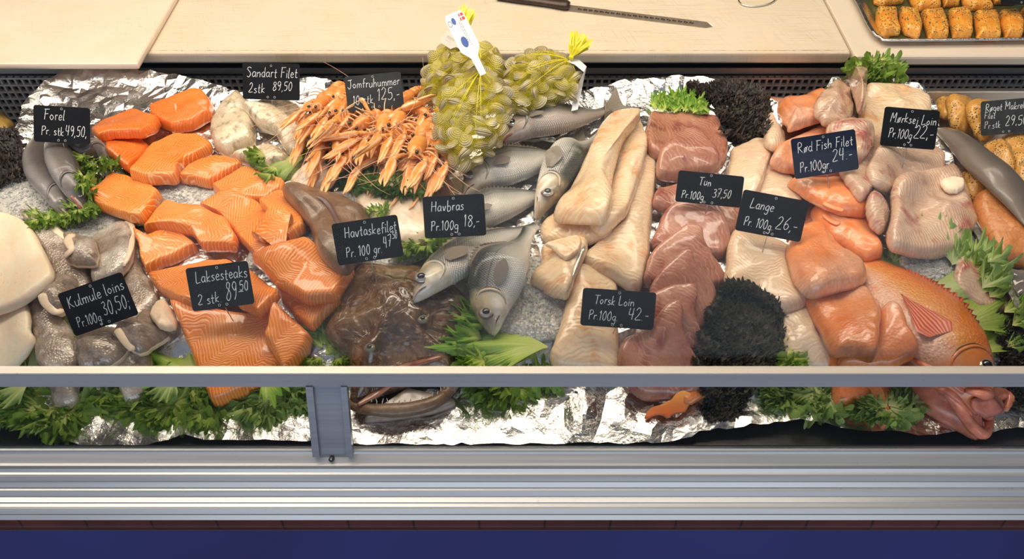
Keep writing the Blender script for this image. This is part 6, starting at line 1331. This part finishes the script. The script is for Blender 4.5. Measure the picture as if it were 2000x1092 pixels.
def card(b, foot, head, w_px, name, label, z=.05, mat='card', full=True, flip=1, elev=None):
    root, net, nk, (Cc, U_, V_, N_, onp) = b
    O_ = N_*z
    def on(p):
        d_ = ray(*p); t_ = np.dot(Cc+O_-CAM, N_)/np.dot(d_, N_); return CAM+d_*t_
    a, e = on(foot), on(head); L = np.linalg.norm(e-a); v = (e-a)/L; u = np.cross(v, N_)*1.0; wd = w_px*mpp(a)
    out = [(-.16, 0), (.16, 0), (.18, .28), (.5, .42), (.5, .93), (.40, 1), (-.40, 1), (-.5, .93), (-.5, .42), (-.18, .28)]
    P = [a+u*x*wd+v*y*L for x, y in out]; n = len(P); V = [p+N_*o for o in (0, .0008) for p in P]; Fc = [tuple(range(n))[::-1], tuple(range(n, 2*n))]+[(k, (k+1) % n, n+(k+1) % n, n+k) for k in range(n)]
    c = add('card', V, Fc, M[mat], root, smooth=False); c['label'] = label
    def patch(nm, cx, cy, sx, sy, m, k=4):
        c0 = a+u*cx*wd+v*cy*L+N_*.0011; 
        pts = [c0+u*math.cos(t_)*sx*wd+v*math.sin(t_)*sy*L for t_ in (np.arange(k)+.5)*2*math.pi/k] if k > 4 else [c0+u*x*sx*wd+v*y*sy*L for x, y in ((-1, -1), (1, -1), (1, 1), (-1, 1))]
        return add(nm, pts, [tuple(range(len(pts)))], M[m], c, smooth=False)
    mb = MB(); rnd = random.Random(4)
    for cx, y0, y1, t_ in ((.16, .46, .86, .020), (.08, .50, .84, .020), (.0, .62, .84, .012), (-.14, .56, .80, .010), (-.30, .50, .62, .008)):
        y = y0
        while y < y1:
            dl = rnd.uniform(.015, .05); q = [a+u*(cx+s*t_*.5)*wd+v*yy*L+N_*.0011 for s, yy in ((-1, y), (1, y), (1, min(y1, y+dl)), (-1, min(y1, y+dl)))]; mb.put(q, [(0, 1, 2, 3)]); y += dl+.012
    add('small_print', mb.v, mb.f, M['ink'], c, smooth=False)
    if full:
        patch('blue_oval', -.10, .54, .16, .085, 'inkblue', 20); patch('blue_emblem', -.14, .88, .10, .055, 'inkblue', 20); patch('red_flag', .32, .90, .12, .055, 'inkred')
        f = MB()
        for (cx, cy, sx, sy) in ((.32, .90, .13, .009), (.28, .90, .016, .06)):
            c0 = a+u*cx*wd+v*cy*L+N_*.0014; f.put([c0+u*x*sx*wd+v*y*sy*L for x, y in ((-1, -1), (1, -1), (1, 1), (-1, 1))], [(0, 1, 2, 3)])
        f.go('white_cross', M['card'], c, smooth=False)
        tx = MB(); write(tx, a, -v, u, N_, 'JCICK  JENSEN', -.84*L, .27*wd, .17*wd, random.Random(2), w=.0006, sx=.8, slant=0); add('printed_name', tx.v, tx.f, M['ink'], c, smooth=False)
        pts = [a+u*(-.36+.09*math.cos(t_))*wd+v*(.86+.045*math.sin(t_))*L+N_*.0013 for t_ in np.linspace(0, 2*math.pi, 20)]; l = loft(pts, .0003, 5, up=N_); add('round_mark', l[0], l[1], M['ink'], c)
card(back_b, (905, 95), (866, 70), 30, 'card', 'cream card with red and blue print', z=.045, mat='card_cream', full=False)
card(front_b, (944, 146), (884, 26), 40, 'card', 'white card with a red flag and blue oval', z=.055)
rb = right_b[0]; P_ = [at(1112, 118, .945), at(1127, 122, .945), at(1143, 136, .94), at(1130, 175, .90), at(1122, 216, .885)]
V = []; wv = [np.array([.004, .006, 0]), np.array([.005, .007, 0]), np.array([.003, .009, 0]), np.array([.0065, .002, 0]), np.array([.006, .002, 0])]
for p, w_ in zip(P_, wv): V += [p-w_, p+w_, p+w_+(0, 0, .0009), p-w_+(0, 0, .0009)]
add('card', V, [(i*4+k, i*4+(k+1) % 4, i*4+4+(k+1) % 4, i*4+4+k) for i in range(4) for k in range(4)]+[(3, 2, 1, 0), (16, 17, 18, 19)], M['card'], rb, smooth=False)['label'] = 'white card strip bent downwards'
# little white strap end on the front bag
P_ = [at(942, 150, .965), at(950, 158, .960), at(958, 166, .955)]; V = []
for p, w_ in zip(P_, (.003, .005, .004)): V += [p+np.array([-w_, -w_*.6, 0]), p+np.array([w_, w_*.6, 0]), p+np.array([w_, w_*.6, .0008]), p+np.array([-w_, -w_*.6, .0008])]
add('strap_end', V, [(i*4+k, i*4+(k+1) % 4, i*4+4+(k+1) % 4, i*4+4+k) for i in range(2) for k in range(4)]+[(3, 2, 1, 0), (8, 9, 10, 11)], M['card'], front_b[0], smooth=False)
# ------------------------------------------------------------------ right steel tray with smoked mackerel
zt_ = .80
xa_ = lambda y: at(1905, 440, zt_+.03)[0]
xt = at(1905, 440, .835)[0]; yt0, yt1 = at(1960, 520, .835)[1], at(1830, 178, .838)[1]
tr = MB(); tr.box((xt, yt0-.10, .795), (1.30, yt1, .80)); tr.box((xt-.0015, yt0-.10, .795), (xt+.0015, yt1, .836)); tr.box((xt, yt1-.0015, .795), (1.30, yt1+.0015, .836))
to = tr.go('steel_tray', M['steel'], None, smooth=False); tag(to, 'steel tray at the right edge holding peppered smoked mackerel', 'tray')
rm = MB(); rm.box((xt-.010, yt0-.10, .836), (xt+.0, yt1, .838)); rm.box((xt-.010, yt1, .836), (1.30, yt1+.010, .838)); rm.box((xt+.004, yt0-.10, .834), (xt+.0065, yt1, .8365)); add('rim', rm.v, rm.f, M['steel_br'], to, smooth=False)
mk = (GXX > xt) & (GYY < yt1) & (GYY > yt0-.1); H[mk] = .815
GMk = 'peppered smoked mackerel fillets'
for i, (px, lab) in enumerate([([(1818, 200), (1830, 188), (1850, 190), (1858, 215), (1850, 240), (1830, 240)], 'smoked mackerel piece right behind the coalfish sign'),
    ([(1848, 192), (1880, 190), (1905, 205), (1915, 240), (1890, 255), (1862, 245), (1852, 220)], 'peppered smoked mackerel fillet with a curved tied edge'),
    ([(1886, 205), (1925, 200), (1950, 215), (1945, 262), (1920, 275), (1900, 250)], 'peppered smoked mackerel fillet left of its sign'),
    ([(1845, 262), (1880, 265), (1905, 300), (1925, 345), (1905, 362), (1880, 330), (1858, 300)], 'peppered mackerel fillet on the near side of the smoked eel'),
    ([(1880, 335), (1920, 350), (1935, 385), (1900, 392), (1882, 365)], 'lowest peppered mackerel piece, against the reddish roe'),
    ([(1960, 262), (2030, 255), (2030, 330), (1985, 335), (1965, 300)], 'peppered mackerel piece under its sign at the right edge'),
    ([(1918, 285), (1950, 270), (1975, 285), (1985, 310), (1982, 335), (1955, 330), (1925, 310)], 'oval peppered mackerel piece beside the smoked eel'),
    ([(1985, 325), (2030, 320), (2030, 400), (1995, 380)], 'peppered mackerel end cut off by the right edge')]):
    slab('smoked_mackerel', px, .020, 'smoked', lab, 'smoked fish', GMk, dome=.4, jit=.9)
slab('smoked_roe', [(1905, 385), (1925, 370), (1960, 380), (2000, 410), (2040, 430), (2040, 520), (1990, 512), (1960, 510), (1940, 485), (1915, 440)], .030, 'roe', 'reddish brown smoked roe slab at the right, finely cracked', 'smoked fish', dome=.2, jit=.8)
fish('smoked_eel', [(1838, 243), (1880, 285), (1930, 330), (1985, 375), (2050, 430)], 34, .036, 'eel', 'long dark grey smoked eel lying across the peppered mackerel', 'smoked fish', prof=[(0, .45, .45), (.1, .6, .6), (.4, 1, 1), (1, 1.05, 1.05)], eye=None, mouth=False, fins=False, tail=False)
for nm in ('gill_cover',):
    for o in [o for o in bpy.data.objects if o.parent and o.parent.name == 'smoked_eel' and o.name.startswith(nm)]:
        for ch in [c for c in bpy.data.objects if c.parent == o]: bpy.data.objects.remove(ch)
        bpy.data.objects.remove(o)
slab('clear_film', [(1945, 512), (1990, 508), (2040, 520), (2040, 600), (1985, 600), (1978, 545)], .010, 'film', 'crumpled clear film at the right edge below the roe', 'plastic film', jit=1.5, lump=.5)
# ------------------------------------------------------------------ tray of smoked salmon on the right board
zb = ZB
def top_tray():
    pts = [at(p[0], p[1], zb+.006)[:2] for p in ((1628, -60), (1668, 0), (1700, 62), (1722, 80), (1760, 84), (2100, 80))]
    P = catmull([(p[0], p[1], 0) for p in pts], 60); P[:, 2] = zb+.013; root = empty('serving_tray', (P[40, 0], P[40, 1], zb)); tag(root, 'silver serving tray of smoked salmon portions on the right board', 'tray')
    l = loft(P, .0045, 10, R2=.0022); add('rim', l[0], l[1], M['foil'], root)
    ins = P[:, :2]+np.array([.026, .022]); n = len(P)
    V = np.vstack([np.c_[P[:, :2], np.full(n, zb+.0135)], np.c_[P[:, :2]*.45+ins*.55, np.full(n, zb+.009)], np.c_[ins, np.full(n, zb+.003)]]); V = np.vstack([V, [(ins[-1, 0], ins[0, 1], zb+.003)], V[:1]*[1, 1, 1]])
    Fc = [(j*n+i, j*n+i+1, (j+1)*n+i+1, (j+1)*n+i) for j in range(2) for i in range(n-1)]
    add('embossed_border', V, Fc, M['foil'], root, smooth=False)
    base = add('tray_floor', V, [(2*n+i, 2*n+i+1, 3*n) for i in range(n-1)], M['gherkin'], root, smooth=False); return root
top_tray()
GP = 'hot smoked salmon portions in the serving tray'
row1 = [([(1712, 22), (1750, 22), (1760, 68), (1725, 72), (1712, 48)], 'first smoked salmon portion from the left in the front row of the serving tray', 1), ([(1757, 22), (1790, 24), (1803, 55), (1797, 76), (1765, 66), (1758, 45)], 'second smoked salmon portion in the front row, dusted with herbs', 1), ([(1800, 28), (1838, 24), (1854, 55), (1853, 76), (1815, 78), (1806, 50)], 'third smoked salmon portion in the front row with a grey top', 1),
        ([(1853, 25), (1888, 22), (1900, 45), (1899, 74), (1862, 74), (1856, 50)], 'fourth smoked salmon portion in the front row, bright orange', 0), ([(1903, 30), (1945, 30), (1955, 55), (1955, 78), (1910, 78), (1905, 50)], 'fifth smoked salmon portion in the front row with coarse pepper', 0), ([(1952, 28), (1985, 26), (2000, 50), (1998, 74), (1965, 74), (1955, 50)], 'sixth smoked salmon portion in the front row, plain orange', 0), ([(1994, 24), (2030, 24), (2030, 70), (2005, 70)], 'last smoked salmon portion in the front row at the right edge', 0),
        ([(1705, -12), (1760, -12), (1768, 5), (1725, 14), (1708, 6)], 'leftmost smoked salmon portion of the rear row', 0), ([(1772, -12), (1835, -12), (1840, 18), (1795, 22), (1780, 8)], 'rear row smoked salmon portion behind the third front one', 0), ([(1838, -14), (1872, -12), (1874, 12), (1845, 14)], 'small rear row smoked salmon portion with pale edge', 0), ([(1876, -12), (1930, -10), (1942, 22), (1900, 20), (1880, 8)], 'pointed rear row smoked salmon portion behind the pepper one', 0), ([(1935, -12), (1985, -10), (1985, 8), (1945, 8)], 'rear row smoked salmon portion beside the dark sign', 0)]
for px, lab, hb in row1:
    px = [(a, b-5) for a, b in px]
    V, Fc, uv, c = slab_mesh(px, .022, seed=len(lab), n=48, rings=9, dome=.15, z=zb+.003, sharp=True, jit=.4)
    o = add('smoked_salmon_portion', V, Fc, M['hotsalmon'], None, uv); tag(o, lab, 'smoked salmon', GP)
    r = random.Random(len(lab)*7); tm = MB(); top = V[:, 2].max(); cx, cy = V[:, 0].mean(), V[:, 1].mean(); sx, sy = np.ptp(V[:, 0])*.36, np.ptp(V[:, 1])*.36
    for k in range(70 if hb else 36):
        x, y = cx+r.uniform(-1, 1)*sx, cy+(r.uniform(-1, 1) if hb else r.uniform(.1, 1))*sy; s = r.uniform(.0007, .0015); j = int(np.argmin((V[:, 0]-x)**2+(V[:, 1]-y)**2-(V[:, 2] > top-.009)*1)); zz = V[j, 2]
        s *= 1.35; tm.put([(x+s, y, zz), (x, y+s, zz), (x-s, y, zz), (x, y-s, zz), (x, y, zz+s), (x, y, zz-s)], [(0, 1, 4), (1, 2, 4), (2, 3, 4), (3, 0, 4), (1, 0, 5), (2, 1, 5), (3, 2, 5), (0, 3, 5)])
    ho = add('pepper_topping', tm.v, tm.f, M['herb'], o, smooth=False); ho['kind'] = 'stuff'
# ------------------------------------------------------------------ knife and wire on the long board
def knife():
    a, b, c = at(1112, 14, ZB+.004), at(1392, 50, ZB+.002), at(990, -8, ZB+.010); d = b-a; d[2] = 0; L = np.linalg.norm(d); d /= L; s = np.array([-d[1], d[0], 0]); w = .0115
    root = empty('filleting_knife', (a[0], a[1], ZB)); tag(root, 'long slicing knife with dimpled blade and dark brown handle on the board', 'knife')
    V = []; n = 26
    for i in range(n):
        f = i/(n-1); x = a-d*.006+d*(L+.006)*f; ww = w*(1-.10*f)*(1 if f < .95 else math.sqrt(max(.05, 1-((f-.95)/.05)**2)))
        for (o, z) in ((-ww, .0004), (ww, .0012), (ww, .0030), (-ww, .0012)): V.append((x[0]+s[0]*o, x[1]+s[1]*o, ZB+z))
    Fc = [(i*4+k, i*4+(k+1) % 4, (i+1)*4+(k+1) % 4, (i+1)*4+k) for i in range(n-1) for k in range(4)]+[(3, 2, 1, 0), tuple((n-1)*4+k for k in range(4))]
    bl = add('blade', V, Fc, M['knife'], root, smooth=False)
    dm = plain('dimple', (0.80, 0.66, 0.50), .18, 1.0); dk = plain('dimple shade edge', (0.30, 0.22, 0.16), .3, .9)
    for k in range(21):
        p = a+d*(L*(.075+.039*k)); r_ = .0044; pz = ZB+.0026; V = [(p[0]+r_*math.cos(t_), p[1]+r_*math.sin(t_), pz) for t_ in np.linspace(0, 2*math.pi, 14, endpoint=False)]+[(p[0], p[1], pz-.0006)]
        q = add('dimple', V, [(i, (i+1) % 14, 14) for i in range(14)], dm, bl); l = loft([(p[0]+r_*math.cos(t_), p[1]+r_*math.sin(t_), pz) for t_ in np.linspace(0, 2*math.pi, 15)], .00045, 5); add('dimple_rim', l[0], l[1], dk, bl)
    e = a-d*.0; hd = c-a; hd[2] = 0; hl = np.linalg.norm(hd); hd /= hl; P = [e+hd*hl*f+np.array([0, 0, .004]) for f in (0, .05, .12, .3, .5, .8, 1.15)]
    l = loft(P, [.0115, .0150, .0145, .0125, .0125, .0135, .013], 14, R2=[.006, .009, .0088, .0078, .0078, .0085, .008]); hd_ = add('handle', l[0], l[1], M['handle'], root)
    for f in (.11, .75): p = e+hd*hl*f+np.array([0, 0, .0115 if f < .2 else .0115]); l = loft([p-(0, 0, .001), p+(0, 0, .0008)], [.0024, .0022], 12, up=(1, 0, 0)); add('rivet', l[0], l[1], M['brass'], hd_)
knife()
P = catmull([at(*p, ZB+.0025) for p in ((1444, -14), (1443, 2), (1456, 11), (1480, 12), (1505, 6), (1520, -6), (1530, -20))], 30); l = loft(P, .0016, 10); tag(add('wire_loop', l[0], l[1], M['steel_br'], None), 'bent steel wire loop at the top edge of the long board', 'wire')
# ------------------------------------------------------------------ price signs
sign([(58, 205), (168, 210), (184, 284), (74, 276)], [('Forel', .18, .62, .28), ('Pr. stk', .13, .20, .24), ('49,50,', .56, .20, .28)], 'slanted black price sign for trout above the small grey fish', mat='sign', seed=1)
sign([(474, 122), (585, 125), (586, 197), (474, 193)], [('Sandart Filet', .07, .62, .27), ('2stk', .10, .18, .26), ('89,50', .52, .26, .24)], 'black price sign for zander at the back, left of the langoustines', seed=2)
sign([(673, 151), (780, 139), (792, 209), (679, 218)], [('Jomfruhummer', .04, .64, .25), ('10 stk', .10, .18, .25), ('125,-', .54, .24, .33)], 'greyish price sign standing in the langoustines', mat='sign_grey', seed=3, pin=(742, 236))
sign([(825, 385), (945, 378), (950, 460), (830, 466)], [('Havbras', .12, .64, .24), ('Pr.100g', .10, .18, .22), ('18,-', .64, .24, .27)], 'black price sign for seabass reading 18', seed=4, pin=(892, 487))
sign([(646, 438), (774, 419), (790, 500), (662, 519)], [('Havtaskefilet', .16, .62, .25), ('Pr. 100 gr.', .14, .16, .23), ('47', .72, .26, .27), ('50', .88, .44, .16), ('_', .87, .46, .12)], 'black price sign for monkfish above its brown back', seed=5)
sign([(355, 525), (477, 510), (504, 592), (384, 608)], [('Laksesteaks', .12, .64, .26), ('2 stk.', .10, .14, .24), ('89', .56, .14, .42), ('50', .80, .34, .22), ('_', .78, .34, .22)], 'black price sign for salmon steaks reading 89 with a small 50', seed=6, pin=(456, 628))
sign([(106, 576), (232, 533), (276, 612), (153, 656)], [('Kulmule loins', .08, .62, .25), ('Pr.100g.', .10, .14, .22), ('30,50;', .52, .22, .30)], 'tilted black price sign for hake on the grey skins', seed=7)
sign([(1140, 562), (1284, 572), (1274, 645), (1132, 635)], [('Torsk Loin', .16, .60, .24), ('Pr.100g.', .10, .18, .24), ('42.-', .64, .24, .32)], 'black price sign for cod loin near the rail', seed=8, pin=(1197, 652))
sign([(1328, 333), (1458, 345), (1442, 406), (1316, 393)], [('Tun', .32, .60, .26), ('Pr.100g', .08, .14, .24), ('37,50', .55, .26, .26)], 'black price sign for tuna reading 37,50', seed=9)
sign([(1452, 370), (1580, 393), (1563, 474), (1436, 449)], [('Lange', .14, .60, .24), ('Pr. 100g.', .10, .16, .22), ('26,-', .58, .22, .32)], 'black price sign for ling beside the tuna sign', seed=10)
sign([(1542, 272), (1668, 252), (1679, 330), (1555, 350)], [('Rød Fish Filet', .08, .62, .24), ('Pr.100gr.', .08, .14, .24), ('24.-', .60, .28, .30)], 'dark blue price sign for redfish fillet', mat='sign_blue', seed=11, pin=(1620, 368))
sign([(1729, 208), (1837, 217), (1824, 293), (1718, 284)], [('Mørksej Loin', .12, .62, .24), ('Pr.100g', .12, .22, .24), ('22,-', .58, .26, .34)], 'black price sign for coalfish loin above the glistening fillets', seed=12, pin=(1762, 328))
sign([(1920, 198), (2018, 190), (2008, 258), (1912, 266)], [('Røget Makrel', .08, .70, .21), ('Filet', .06, .48, .18), ('Pr.stk', .06, .20, .20), ('29,50', .48, .24, .28)], 'price sign for smoked mackerel at the right edge', mat='sign_grey', seed=13)
sign([(1955, -52), (2050, -52), (2046, 9), (1958, 9)], [], 'black price sign in the serving tray, cut off by the top edge', seed=14, z=ZB+.028, pin=(1982, 32))
